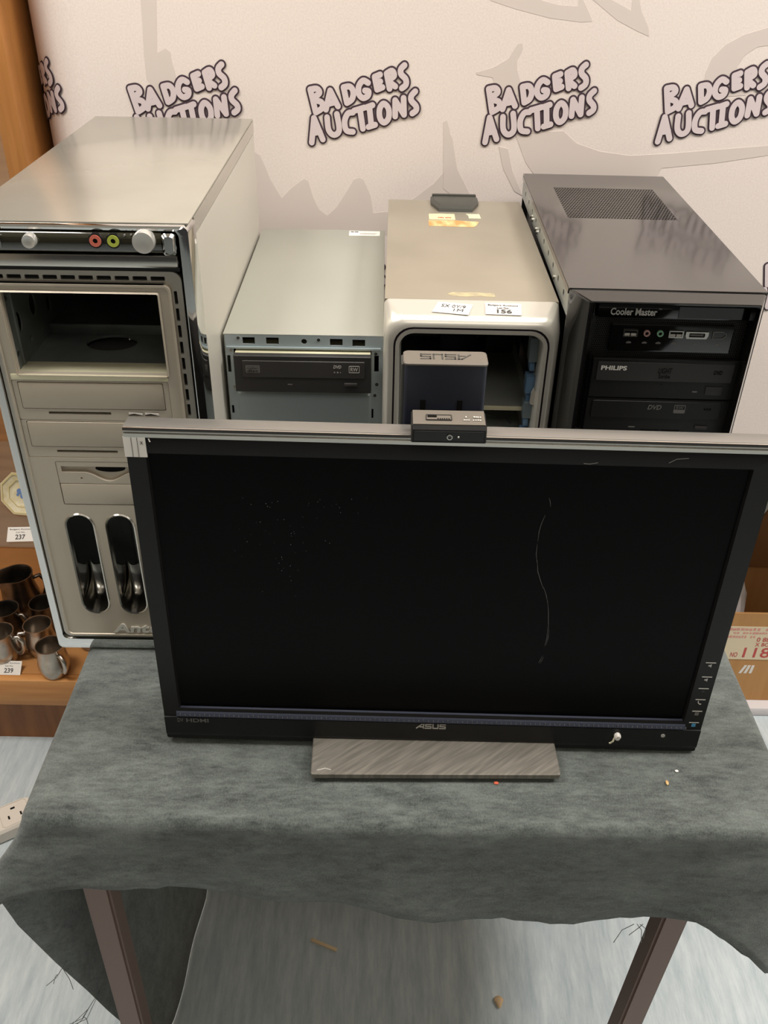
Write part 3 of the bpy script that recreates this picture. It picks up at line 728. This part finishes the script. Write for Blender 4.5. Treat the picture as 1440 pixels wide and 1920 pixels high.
obj('embossed_rib', loft(NB(), [yring(.0002, .105, .155, .2385, .2430, .002), yring(-.0018, .107, .153, .2397, .2418, .001)], False, True), 'galv_front', fr2)
for a, b in ((.0160, .3525), (.1015, .3515), (.0080, .2950), (.1640, .3005), (.1625, .3365), (.0245, .2490), (.1070, .2480), (.1410, .2490), (.1620, .2870), (.007, .338)):
    s_ = obj('rivet', PL(circ(a, b, .0017, 12), [circ(a, b, .0006, 8)], -.0010, .0005), 'chrome_satin', fr2)
od = obj('optical_drive', B(.0120, .1570, -.0075, .17, .2965, .3380, bev=.0008), 'cream', t2)
obj('drive_bezel', loft(NB(), [yring(-.0072, .0115, .1580, .2958, .3385, .001), yring(-.0135, .0115, .1580, .2958, .3385, .001), yring(-.0145, .0122, .1573, .2965, .3378, .001)], True, True), 'drive_grey', od)
obj('tray_door', loft(NB(), [yring(-.0145, .0205, .1510, .3135, .3330, .001), yring(-.0152, .0210, .1505, .3140, .3325, .001)], False, True), 'drive_grey2', od)
obj('eject_button', B(.1290, .1430, -.0165, -.0142, .3045, .3085, bev=.0008), 'drive_grey2', od)
obj('led', B(.068, .073, -.0149, -.0143, .3050, .3062), 'print_dim', od)
obj('logo_mark', PL(rr(.0240, .0390, .3190, .3275, .001), [rr(.0250, .0380, .3262, .3268, 0, 1)], -.0154, -.0151), 'print_dim', od)
ftext('lettering', 'COMPACT', .0250, .0380, .3235, .3255, -.0152, 'drive_grey', od, lift=.0004)
ftext('lettering', 'disc', .0255, .0375, .3198, .3230, -.0152, 'drive_grey', od, lift=.0004, bold=.02)
ftext('lettering', 'DVD', .1175, .1260, .3255, .3290, -.0152, 'print_light', od, bold=.02, shear=.2)
blurred_line((.1180, .1255, .3200, .3216), 'print_light', od, (0, -.0152, 0), EX, EZ)
obj('logo_mark', PL(rr(.1340, .1455, .3205, .3285, .001), [rr(.1346, .1449, .3211, .3279, .0006)], -.0155, -.0150), 'print_light', od)
ftext('lettering', 'RW', .1357, .1438, .3222, .3268, -.0152, 'print_light', od, bold=.02)
st = obj('sticker', B(.1215, .1640, .345, .3655, H2, H2 + .0003), 'paper', t2)
for k, (a, b, cc) in enumerate(((.1235, .128, .359), (.1290, .134, .359), (.136, .160, .3545), (.136, .158, .3505))):
    obj('print_line', B(a, b, cc, cc + (.004 if k < 2 else .0012), H2 + .0003, H2 + .0004), 'ink' if k < 2 else 'print_dim', st)

# ------------------------------------------------------------------ tower 3 : silver case with open front
W3, D3, H3 = .182, .3966, .3976
t3 = thing('computer_tower', 'silver computer tower with open front, rounded bezel and lot 156 label', 'computer', (-.0052, .8828, TZ + .0004), R(-.2017))
bm = NB(); box(bm, .0005, W3 - .0005, .0202, D3, H3 - .0016, H3, bev=.0007)
obj('top_panel', bm, 'hp_silver', t3)
obj('side_panel', B(.0005, .0018, .0202, D3, .003, H3 - .0016), 'hp_silver', t3)
obj('side_panel', B(W3 - .0018, W3 - .0005, .0202, D3, .003, H3 - .0016), 'hp_silver', t3)
gr = [R4(.1195 + .0062 * i, .1249 + .0062 * i, .168 + .0062 * j, .1734 + .0062 * j) for i in range(5) for j in range(7)]
obj('back_panel', PL(R4(.002, W3 - .002, .003, H3 - .002), gr + [R4(.074, .083, .172, .196)], D3 - .0015, D3), 'black_satin', t3)
obj('bottom_panel', B(.001, W3 - .001, .02, D3, 0, .003), 'steel', t3)
def r3(y, i, top, r): return yring(y, i, W3 - i, .001 + i, top, (.008, .008, r, r), 6)
rg = [r3(.0200, 0, H3 - .0002, .006), r3(.008, 0, .3941, .012), r3(-.003, .0, .3908, .018), r3(-.0085, .0012, .3878, .021), r3(-.0115, .0034, .3850, .022), r3(-.0125, .0070, .3822, .021), r3(-.0127, .0105, .3800, .020)]
bz = obj('front_bezel', loft(NB(), rg), 'hp_front', t3, ang=60)
obj('bezel_groove', loft(NB(), [r3(-.0127, .0105, .3800, .020), r3(-.0085, .0108, .3797, .020), r3(-.0085, .0122, .3783, .019), r3(-.0127, .0125, .3780, .019)]), 'groove', bz)
obj('inner_bezel', loft(NB(), [r3(-.0127, .0125, .3780, .019), r3(-.0125, .0160, .3735, .016), r3(-.006, .0178, .3712, .014), r3(.018, .0185, .3702, .013)]), 'hp_front', bz, ang=60)
# inside
it = obj('drive_cage', B(.110, .1600, .019, .165, .2735, .2755), 'steel', t3)
obj('shelf_lip', B(.110, .1600, .0175, .0195, .2715, .2765, bev=.0005), 'cream', it)
obj('cage_wall', B(.1600, .1615, .03, .17, .15, .29), 'steel', it)
obj('lower_shelf', B(.020, .1600, .024, .30, .2360, .2380), 'steel', it)
obj('rear_block', B(.128, .172, .19, .30, .24, .345, bev=.002), 'drive_grey2', it)
obj('fan_shroud', B(.070, .118, .20, .24, .2, .345, bev=.002), 'navy', it)
obj('left_wall', PL([(.018, .02), (.06, .02), (.06, .37), (.018, .37)], [R4(.022, .038, .30, .316), R4(.022, .036, .262, .29), R4(.022, .038, .33, .352)], .0175, .019, axis='x'), 'steel', it)
obj('left_tab', B(.019, .034, .006, .008, .235, .262), 'steel', it)
for k, (a, b) in enumerate(((.335, .362), (.298, .318), (.268, .288), (.2375, .252))):
    cl_ = obj('drive_latch', B(.1545, .1640, .006, .022, a, b, bev=.0012), 'blue_clip' if k % 2 else 'steel_blue', it)
    obj('latch_rail', B(.1570, .1625, .010, .024, a - .012, a, bev=.0008), 'blue_clip', cl_)
obj('latch_lever', loft(NB(), [[(.160, y, .290), (.166, y, .288), (.166, y, .300), (.163, y, .308), (.1605, y, .302)] for y in (-.002, .004)], True, True), 'hp_front', it)
obj('latch_lever', B(.152, .166, -.002, .004, .2530, .2560, bev=.0006), 'hp_front', it)
obj('cable', tube(NB(), [(.112, .03, .262), (.122, .028, .260), (.130, .03, .256), (.140, .03, .254), (.146, .028, .250)], .0012), 'black_plastic', it)
# handle
hd = obj('carry_handle', loft(NB(), [[(a, b, z) for a, b in pts] for z, pts in ((H3 - .0005, [(.058, .396), (.1225, .396), (.1225, .372), (.112, .340), (.068, .340), (.058, .372)]), (H3 + .004, [(.058, .396), (.1225, .396), (.1225, .372), (.112, .342), (.068, .342), (.058, .372)]), (H3 + .0075, [(.062, .395), (.1185, .395), (.1185, .374), (.110, .350), (.070, .350), (.062, .374)]))], True, True), 'handle_plastic', t3)
obj('handle_edge', B(.060, .120, .3905, .396, H3 + .006, H3 + .0095, bev=.001), 'handle_plastic', hd)
# stickers on top
s = obj('torn_sticker', PL([(.054, .304), (.088, .304), (.088, .330), (.067, .331), (.054, .329)], [], H3, H3 + .0003, axis='z'), 'label_cream', t3)
blurred_line((.066, .083, .310, .315), 'red_bit', s, (0, 0, H3 + .0003), EX, EY)
obj('torn_sticker', PL([(.103, .332), (.121, .332), (.122, .312), (.106, .312), (.106, .324)], [], H3, H3 + .0003, axis='z'), 'label_green', t3)
obj('torn_sticker', PL([(.053, .276), (.085, .275), (.110, .274), (.114, .282), (.118, .297), (.085, .302), (.053, .300)], [], H3, H3 + .0003, axis='z'), 'label_orange', t3)
obj('glue_residue', PL([(.066, .036), (.072, .042), (.085, .041), (.098, .042), (.116, .040), (.116, .030), (.10, .031), (.085, .029), (.070, .031)], [], H3, H3 + .0002, axis='z'), 'glue', t3)
# two labels on the sloping bezel top : z = H3 - .28 (.02 - y)
SL = .292
def slope(name, quad, m, lift):
    q = [(a, b, H3 - .0002 - SL * (.020 - b) + lift) for a, b in quad]
    return obj(name, loft(NB(), [[(a, b, z - .0004) for a, b, z in q], q], True, True), m, t3)
def slope_xf(p0, p1): 
    d = Vector((p1[0] - p0[0], p1[1] - p0[1], SL * (p1[1] - p0[1]))).normalized()
    n = Vector((0, -SL, 1)).normalized()
    return Vector((p0[0], p0[1], H3 - .0002 - SL * (.020 - p0[1]) + .0013)), d, n.cross(d)
lo = slope('lot_label', [(.1038, -.0030), (.1405, -.0040), (.1418, .0140), (.1042, .0147)], 'paper', .0012)
o_, r_, u_ = slope_xf((.1040, -.0030), (.1405, -.0040))
for body, r, b in (('Badgers Auctions', (.0025, .0335, .0130, .0160), .01), ('Lot No.', (.0120, .0245, .0090, .0118), .01), ('156', (.0115, .0270, .0018, .0080), .03)):
    text('lettering', body, r, 'ink', lo, o_, r_, u_, bold=b)
ho = slope('handwritten_label', [(.0490, -.0010), (.0862, -.0050), (.0915, .0112), (.0560, .0150)], 'paper', .0012)
o_, r_, u_ = slope_xf((.0490, -.0010), (.0862, -.0050))
text('lettering', 'SX 0Y/9', (.0085, .0340, .0092, .0140), 'ink', ho, o_, r_, u_, shear=.2)
text('lettering', '1M', (.0215, .0320, .0035, .0078), 'ink', ho, o_, r_, u_, shear=.1)

# ------------------------------------------------------------------ tower 4 : black case
W4, D4, H4 = .1958, .4547, .425
t4 = thing('computer_tower', 'glossy black computer tower with vented top, two drives and front ports', 'computer', (.1782, .8678, TZ + .0004), R(-.8421))
obj('top_panel', PL(R4(0, W4, .001, D4), [R4(.033, .165, .242, .383)], H4 - .0018, H4, axis='z'), 'black_top', t4)
obj('top_vent', B(.033, .165, .242, .383, H4 - .0018, H4 - .0001), 'black_vent', t4)
obj('side_panel', B(W4 - .0014, W4, .001, D4, .004, H4 - .0018), 'black_top', t4)
obj('back_panel', B(.002, W4 - .002, D4 - .002, D4, .003, H4 - .002), 'black_satin', t4)
obj('bottom_panel', B(.0, W4, .0, D4, .0, .003), 'black_satin', t4)
obj('inner_wall', B(.010, .0115, .02, D4 - .004, .004, H4 - .030), 'black_satin', t4)
fl4 = obj('steel_flange', PL(R4(.004, D4 - .004, H4 - .030, H4 - .0060), [rr(.03 + .042 * k, .038 + .042 * k, H4 - .021, H4 - .014, .002, 2) for k in range(10)], .0008, .0022, axis='x'), 'steel', t4)
obj('edge_strip', B(-.0006, .0008, .004, D4 - .004, H4 - .0070, H4 - .0018), 'black_top', fl4)
for y in (.10, .262, .275, .315, .33): obj('screw', cyl(NB(), (-.0012, y, H4 - .024), (.001, y, H4 - .024), .0026, n=10), 'chrome_satin', fl4)
def q4(y, x0, x1, zt, r=.002): return yring(y, x0, x1, .003, zt, (r, r, r, r), 2)
rg = [q4(.002, .0005, W4 - .0002, H4 - .0010), q4(.0, .0015, W4 - .0012, H4 - .0014), q4(-.0205, .0175, W4 - .0110, H4 - .0050), q4(-.0213, .0190, W4 - .0116, H4 - .0060), q4(-.0211, .0215, W4 - .0122, H4 - .0072), q4(-.004, .0265, W4 - .0125, H4 - .0115), q4(.003, .0315, W4 - .0125, H4 - .0125)]
f4 = obj('front_frame', loft(NB(), rg), 'black_gloss', t4, ang=15)
obj('mesh_panel', B(.0310, .1845, .0025, .0045, .010, H4 - .0120), 'black_mesh', f4)
br = obj('brand_strip', B(.0318, .1842, .0, .003, .3955, .4105, bev=.0006), 'black_gloss', f4)
ftext('lettering', 'Cooler Master', .0440, .0905, .3985, .4060, .0, 'print_white', br, bold=.022)
ftext('lettering', 'TM', .0915, .0945, .4048, .4065, .0, 'print_light', br)
obj('brown_window', B(.112, .1780, -.0006, .0005, .3965, .4085), 'black_gloss', br)
io = obj('port_panel', loft(NB(), [yring(.003, .0470, .1715, .3600, .3900, .001), yring(-.0010, .0475, .1710, .3605, .3895, .001), yring(-.0012, .0483, .1702, .3613, .3887, .001)], False, True), 'black_gloss', f4)
for x in (.0670, .1130):
    u = obj('usb_port', PL(rr(x - .0073, x + .0073, .3765, .3840, .0005), [rr(x - .0062, x + .0062, .3776, .3830, .0003)], -.0030, .001), 'chrome_satin', io)
    obj('usb_tongue', B(x - .0058, x - .0006, -.0026, .001, .3777, .3802), 'print_light', u); obj('usb_tongue', B(x + .0006, x + .0058, -.0026, .001, .3777, .3802), 'print_light', u)
    obj('port_hole', B(x - .0062, x + .0062, -.0018, -.0010, .3776, .3830), 'hole_dark', u)
for x, m in ((.0835, 'jack_rose'), (.0970, 'jack_teal')):
    j = obj('audio_jack', PL(circ(x, .3805, .0033, 18), [circ(x, .3805, .0019, 14)], -.0032, .0), m, io)
    obj('jack_hole', PL(circ(x, .3805, .0019, 14), [], -.0020, .0), 'hole_dark', j)
e = obj('esata_port', PL([(.1225, .3790), (.1240, .3760), (.1440, .3760), (.1455, .3790), (.1455, .3835), (.1225, .3835)], [rr(.1260, .1420, .3778, .3822, .001)], -.0032, 0), 'chrome_satin', io)
obj('port_tongue', B(.128, .140, -.0030, 0, .3793, .3806), 'print_dim', e)
fw = obj('firewire_port', PL([(.1500, .3760), (.1600, .3760), (.1640, .3790), (.1640, .3812), (.1600, .3840), (.1500, .3840)], [[(.1508, .3768), (.1597, .3768), (.1632, .3793), (.1632, .3808), (.1597, .3832), (.1508, .3832)]], -.0022, 0), 'print_dim', io)
for x in (.067, .083, .097, .113, .134, .157):
    obj('port_icon', PL([(x - .0025, .3690), (x + .0020, .3690), (x + .0028, .3702), (x, .3714), (x - .0028, .3702)], [], -.0014, -.0011), 'print_dim', io)
def drive4(z0, z1, yf, kind):
    d = obj('optical_drive', loft(NB(), [yring(.03, .0335, .1842, z0, z1, .001), yring(yf + .001, .0335, .1842, z0, z1, .001), yring(yf, .0342, .1835, z0 + .0007, z1 - .0007, .001)], True, True), 'black_plastic', f4)
    if kind == 1:
        obj('tray_door', loft(NB(), [yring(yf, .0385, .1795, z0 + .0200, z1 - .0035, .001), yring(yf - .0010, .0390, .1790, z0 + .0205, z1 - .0040, .001)], False, True), 'drive_grey', d)
        ftext('lettering', 'PHILIPS', .0425, .0690, z1 - .0125, z1 - .0075, yf - .001, 'print_white', d, bold=.03)
        ftext('lettering', 'LIGHT', .1020, .1160, z1 - .0150, z1 - .0090, yf - .001, 'hole_dark', d, shear=.1)
        ftext('lettering', 'Scribe', .1030, .1150, z1 - .0205, z1 - .0160, yf - .001, 'hole_dark', d)
        ftext('lettering', 'DVD', .1590, .1680, z1 - .0150, z1 - .0105, yf - .001, 'hole_dark', d, bold=.02, shear=.2)
        obj('eject_button', B(.1545, .1720, yf - .0016, yf + .001, z0 + .0060, z0 + .0150, bev=.0007), 'drive_grey', d)
        obj('led', B(.1415, .1465, yf - .0006, yf, z0 + .0085, z0 + .0097), 'print_dim', d)
        obj('pin_hole', PL(circ(.108, z0 + .0165, .0007, 8), [], yf - .0003, yf), 'hole_dark', d)
    else:
        obj('tray_door', loft(NB(), [yring(yf, .0390, .1760, z0 + .0180, z1 - .0020, .0025), yring(yf - .0010, .0396, .1754, z0 + .0186, z1 - .0026, .0025)], False, True), 'black_plastic', d)
        ftext('lettering', 'DVD', .0985, .1130, z1 - .0115, z1 - .0060, yf - .001, 'print_dim', d, bold=.02, shear=.2)
        obj('logo_mark', PL(rr(.1265, .1385, z1 - .0150, z1 - .0055, .001), [rr(.1271, .1379, z1 - .0110, z1 - .0061, .0006)], yf - .0014, yf - .0009), 'print_dim', d)
        ftext('lettering', 'RW', .1288, .1362, z1 - .0104, z1 - .0068, yf - .001, 'print_dim', d)
        blurred_line((.1555, .1660, z1 - .0110, z1 - .0080), 'hole_dark', d, (0, yf - .001, 0), EX, EZ, n=4)
        obj('eject_button', B(.1525, .1665, yf - .0025, yf + .001, z0 + .0065, z0 + .0105, bev=.0015), 'drive_grey', d)
        for a, b in ((.0955, .1150), (.1180, .1370)): obj('vent_slit', B(a, b, yf - .0004, yf, z0 + .0035, z0 + .0046), 'hole_dark', d)
        obj('led', B(.082, .089, yf - .0005, yf, z0 + .0068, z0 + .0078), 'print_dim', d)
drive4(.3085, .3530, -.0040, 1)
drive4(.2665, .3070, -.0030, 2)

# ------------------------------------------------------------------ monitor
BXm, BYm = .055, .70
mon = thing('monitor', 'black widescreen monitor with silver top edge and scratched dark screen', 'monitor', (BXm, BYm, TZ + .0004))
ex = Vector((math.cos(R(-.0672)), math.sin(R(-.0672)), 0)); ey = Vector((-ex.y, ex.x, 0))
upv = math.cos(R(1.7967)) * Vector((0, 0, 1)) + math.sin(R(1.7967)) * ey
XX = math.cos(R(-.4655)) * ex + math.sin(R(-.4655)) * upv
UU = -math.sin(R(-.4655)) * ex + math.cos(R(-.4655)) * upv
NN = UU.cross(XX)                    # towards the back
PM = Matrix((XX, NN, UU)).transposed().to_4x4()
PM.translation = Vector((-.2247, .6529, .7466)) - Vector((BXm, BYm, TZ))
WM, HM = .556, .3649
def m4(y, i0, i1, zb, zt, r): return yring(y, i0, WM - i1, zb, HM - zt, r, 4)
bzl = obj('bezel', loft(NB(), [m4(.0175, 0, 0, 0, 0, .002), m4(.003, 0, 0, 0, .0, .002), m4(0, .001, .001, .0015, .0085, .002), m4(0, .0172, .0205, .0430, .0240, .001), m4(.0045, .0185, .0215, .0430, .0255, .001), m4(.0045, .0192, .0222, .0430, .0262, .001)]), 'bezel', mon, PM, ang=25)
obj('silver_edge', loft(NB(), [[(x, y, z) for y, z in ((.0030, HM - .0090), (-.0006, HM - .0088), (-.0008, HM - .0052), (.0006, HM - .0048), (.0006, HM - .0030), (-.0004, HM - .0026), (.0002, HM - .0002), (.0030, HM + .0004))] for x in (.0004, WM - .0004)], True, True), 'chrome_satin', bzl, PM)
obj('top_cover', B(.0006, WM - .0006, .0015, .0190, HM - .001, HM + .0006, bev=.0005), 'bezel_top_reflection', bzl, PM)  # grey top face: its reflection is put into the colour
obj('screen', B(.0180, WM - .0215, .0042, .0060, .0420, HM - .0245), 'screen', mon, PM)
rl = obj('ruler_ledge', loft(NB(), [[(x, y, z) for y, z in ((.0050, .0435), (.0020, .0432), (-.0010, .0385), (-.0022, .0345), (.0005, .0335), (.005, .034))] for x in (.0140, WM - .0185)], True, True), 'ruler', mon, PM, ang=12)
for k in range(105):
    a = .018 + .005 * k
    obj('tick', B(a, a + .0004, -.0026, -.0014, .0352, .0372 if k % 5 else .0384), 'print_dim', rl, PM)
lw = obj('lower_bezel', loft(NB(), [[(x, y, z) for y, z in ((.0005, .0330), (-.0012, .0325), (-.0015, .0100), (.0020, .0), (.004, .0), (.004, .033))] for x in (.0010, WM - .0010)], True, True), 'bezel_low', mon, PM, ang=20)
# brand lettering in strokes: A S U S
def strokes(name, lines, w_, y, m, parent):
    bm = NB()
    for ln in lines:
        for (a0, b0), (a1, b1) in zip(ln, ln[1:]):
            d = Vector((a1 - a0, b1 - b0)).normalized(); n = Vector((-d.y, d.x)) * w_ / 2; e_ = d * w_ / 2
            q = [(a0 + n.x - e_.x, b0 + n.y - e_.y), (a0 - n.x - e_.x, b0 - n.y - e_.y), (a1 - n.x + e_.x, b1 - n.y + e_.y), (a1 + n.x + e_.x, b1 + n.y + e_.y)]
            loft(bm, [[(a, yy, b) for a, b in q] for yy in (y - .0004, y + .0001)], True, True)
    return obj(name, bm, m, parent, PM)
def brand(x, z, w_, h):
    s = w_ / 30.0; t = h / 6.2
    P = lambda l: [(x + a * s, z + b * t) for a, b in l]
    return [P([(0, 0), (5.2, 6.2), (7.6, 6.2)]), P([(7.0, 6.2), (7.0, 0)]), P([(3.5, 1.9), (6.2, 1.9)]),
            P([(14.8, 6.2), (9.2, 6.2), (9.2, 3.3), (14.8, 2.8), (14.8, 0), (8.8, 0)]), P([(16.8, 6.2), (16.8, 0), (22, 0), (22, 6.2)]), P([(29.5, 6.2), (24, 6.2), (24, 3.3), (29.5, 2.8), (29.5, 0), (23.8, 0)])]
strokes('brand_lettering', brand(.2615, .0262, .0300, .0055), .0011, -.0014, 'print_light', lw)
text('lettering', 'HDMI', (.0235, .0465, .0262, .0315), 'print_dim', lw, (0, -.0014, 0), EX, EZ, xf=PM, bold=.02)
text('lettering', 'DV', (.0145, .0205, .0262, .0318), 'print_dim', lw, (0, -.0014, 0), EX, EZ, xf=PM, bold=.01)
for k, zz in enumerate((.1200, .1015, .0860, .0710, .0550, .0390)):
    bt = obj('button_mark', B(.5408, .5508, -.0004, .0004, zz + .0035, zz + .0042), 'print_light', bzl, PM)
    if k == 3:
        obj('button_icon', tube(NB(), [(.5440, -.0002, zz + .002), (.5442, -.0002, zz - .0005), (.5462, -.0002, zz - .0024), (.5475, -.0002, zz - .0018)], .0005, n=6), 'print_light', bt, PM)
    elif k in (4, 5):
        obj('button_icon', PL(R4(.5440, .5480, zz - .0018, zz + .0022), [R4(.5446, .5474, zz - .0002, zz + .0002)], -.0004, .0002), 'print_dim' if k == 4 else 'blue_led', bt, PM)
    elif k == 2:
        obj('button_icon', PL(R4(.5445, .5475, zz - .0010, zz + .0015), [], -.0003, .0002), 'drive_grey', bt, PM)
    else:
        obj('button_icon', PL([(.5440, zz - .0006), (.5452, zz - .0006), (.5470, zz - .0020), (.5470, zz + .0022), (.5452, zz + .0008), (.5440, zz + .0008)], [], -.0004, .0002), 'print_light', bt, PM)
obj('sensor', PL(circ(.5170, .0245, .0022, 12), [], -.0020, -.0008), 'print_light', lw, PM)
wd = obj('white_plug', loft(NB(), [[(.4695 + a * math.cos(q) * .8, -.0015 - b, .0235 + a * math.sin(q)) for q in [2 * math.pi * k / 10 for k in range(10)]] for a, b in ((.0042, 0), (.0046, .003), (.003, .005))], True, True), 'paper', lw, PM)
obj('wire_end', tube(NB(), [(.4670, -.003, .0215), (.4655, -.005, .0180), (.4640, -.004, .0150), (.4625, -.004, .0140)], .0010, n=6), 'cream', wd, PM)
# taped paper on the corner
tp = obj('paper_tape', B(-.0002, .0186, -.0006, .0008, .3372, .3562), 'paper', bzl, PM)
for a in (.0065, .0115): obj('ruled_line', B(a, a + .0005, -.0009, -.0005, .3375, .3560), 'print_dim', tp, PM)
text('lettering', 'x', (.0140, .0165, .3495, .3525), 'ink', tp, (0, -.0006, 0), EX, EZ, xf=PM)
obj('bezel_chip', tube(NB(), [(.0215, -.0002, .3550), (.0220, -.0002, .3530), (.0225, -.0002, .3520)], .0006, n=6), 'paper', bzl, PM)
# screen scratches
SCR = [[(.3655, .305), (.367, .3015), (.3682, .2955)], [(.3645, .287), (.3622, .278), (.361, .269), (.3612, .258)], [(.361, .256), (.3612, .245), (.363, .235)], [(.363, .238), (.365, .225), (.369, .214), (.3725, .205)], [(.3722, .208), (.376, .198), (.379, .187)], [(.378, .192), (.3805, .178), (.382, .165), (.3832, .155)], [(.3822, .160), (.3828, .146), (.3818, .136)], [(.3838, .156), (.384, .146), (.3828, .137)], [(.3815, .124), (.3795, .118), (.3785, .114)], [(.3825, .122), (.381, .117), (.380, .114)]]
for l in SCR:
    obj('scratch', tube(NB(), [(a, .0041, b) for a, b in l], [.00008] + [.00024] * (len(l) - 2) + [.00008], n=5), 'print_dim', mon, PM)
bm = NB()
for k in range(60):
    a, b = random.gauss(.125, .018), random.gauss(.245, .022)
    if k > 38: a, b = random.gauss(.155, .03), random.gauss(.288, .008)
    s_ = random.choice((.00014, .0002, .0003))
    box(bm, a, a + s_ * 2, .0039, .0043, b, b + s_ * 2)
ds = obj('dust_specks', bm, 'print_dim', mon, PM); ds['kind'] = 'stuff'
obj('scratch', tube(NB(), [(.390, -.0001, .3425), (.395, -.0001, .342), (.402, -.0001, .3435)], .0003, n=5), 'print_dim', bzl, PM)
obj('scratch', tube(NB(), [(.462, -.0001, .345), (.468, -.0001, .349), (.478, -.0001, .350)], .0003, n=5), 'print_dim', bzl, PM)
# back housing, column and base
obj('rear_housing', loft(NB(), [m4(.0178, .002, .002, .004, .002, .006), m4(.0215, .004, .004, .008, .006, .006), m4(.030, .06, .06, .05, .05, .012), m4(.044, .14, .14, .08, .09, .02)], True, True), 'black_plastic', mon, PM)
CM = Matrix.Translation((-BXm, -BYm, -TZ - .0004))
cx0, cx1 = .0135, .0845
cw = obj('stand_column', loft(NB(), [[(a, b, z) for a, b in rr(cx0 + g, cx1 - g, .7035 + g, .7275 - g, .004, 3)] for z, g in ((.751, 0), (1.1555, 0))], True, True), 'column', mon, CM)
obj('column_lit_top', loft(NB(), [[(a, b, z) for a, b in rr(cx0 - .0005 + g, cx1 + .0005 - g, f_, .7285 - g, .004, 3)] for z, g, f_ in ((1.1557, 0, .7022), (1.1570, 0, .7022), (1.1577, .0006, .7030))], True, True), 'column_top', cw, CM)  # paler slab paints the lit top face of the navy column
bt_ = []
for ln in brand(0, 0, .043, .009): bt_.append(ln)
bm = NB()
for ln in bt_:
    for (a0, b0), (a1, b1) in zip(ln, ln[1:]):
        d = Vector((a1 - a0, b1 - b0)).normalized(); n = Vector((-d.y, d.x)) * .0007; e_ = d * .0007
        q = [(a0 + n.x - e_.x, b0 + n.y - e_.y), (a0 - n.x - e_.x, b0 - n.y - e_.y), (a1 - n.x + e_.x, b1 - n.y + e_.y), (a1 + n.x + e_.x, b1 + n.y + e_.y)]
        loft(bm, [[(.0705 - a, .7205 - b, z) for a, b in q] for z in (1.1576, 1.1580)], True, True)
obj('embossed_lettering', bm, 'handle_plastic', cw, CM)
for a in (.0285, .0605):
    obj('column_slot', B(a, a + .0048, .7028, .7040, 1.050, 1.1230), 'hole_dark', cw, CM)
obj('column_edge', B(cx0 - .0022, cx0 + .0012, .7060, .7260, .76, 1.1550, bev=.0012), 'handle_plastic', cw, CM)
BM = CM @ Matrix.Translation((.0565, .612, 0)) @ Matrix.Rotation(R(1.2), 4, 'Z')
ba = obj('stand_base', loft(NB(), [[(a, b, z) for a, b in rr(-.1262 + g, .1262 - g, -.004 + g, .215 - g, .003, 3)] for z, g in ((.7404, .006), (.7445, .006), (.7460, 0), (.7515, 0), (.7525, .001))], True, True), 'brushed', mon, BM)
obj('base_scuff', tube(NB(), [(-.120, .0005, .7526), (-.112, .003, .7526), (-.106, .001, .7526)], .0005, n=5), 'print_light', ba, BM)

# ------------------------------------------------------------------ webcam on the monitor
wc = thing('webcam', 'small black clip on webcam with one lens sitting on the monitor edge', 'webcam', (.0510, .6605, 1.1118))
prof = [(-.0130, .0006), (-.0122, .0120), (-.0100, .0150), (.0125, .0165), (.0140, .0150), (.0140, .0)]
obj('body', loft(NB(), [[(x, y * k_, .0005 + (z - .0005) * (1 if abs(x) < .03 else .93)) for y, z in prof] for x, k_ in ((-.0308, .92), (-.0298, 1), (.0298, 1), (.0308, .92))], True, True), 'black_plastic', wc, ang=25)
obj('top_cover', loft(NB(), [[(x, -.0094, .0152), (x, .0122, .0166), (x, .0122, .0172), (x, -.0094, .0158)] for x in (-.0296, .0296)], True, True), 'column_top', wc)
obj('front_glass', loft(NB(), [[(x, -.0128, .0024), (x, -.0121, .0114), (x, -.0133, .0112), (x, -.0140, .0026)] for x in (-.0285, .0285)], True, True), 'black_gloss', wc)
ln_ = obj('lens_ring', PL(circ(.0005, .0068, .0024, 20), [circ(.0005, .0068, .0016, 20)], -.0152, -.0130), 'chrome_satin', wc)
obj('lens_glass', PL(circ(.0005, .0068, .0016, 16), [], -.0144, -.0132), 'black_gloss', ln_)
obj('led', PL(circ(.0078, .0066, .0007, 10), [], -.0143, -.0130), 'paper', wc)
sw_ = obj('privacy_slider', PL(rr(-.0190, .0025, -.0040, .0050, .001), [rr(-.0184, .0019, -.0034, .0044, .0008)], .0164, .0172, axis='z'), 'drive_grey', wc)
obj('slider_knob', B(-.0175, -.0100, .0012, .0036, .0160, .0173), 'hole_dark', sw_)
for k in range(6): obj('slider_rib', B(-.0095 + .0018 * k, -.0085 + .0018 * k, -.0026, -.0014, .0160, .0172), 'hole_dark', sw_)
blurred_line((.0120, .0270, .0000, .0028), 'print_light', wc, (0, 0, .0169), EX, Vector((0, 1, .06)).normalized())
blurred_line((.0100, .0270, -.0042, -.0018), 'print_light', wc, (0, 0, .0167), EX, Vector((0, 1, .06)).normalized())
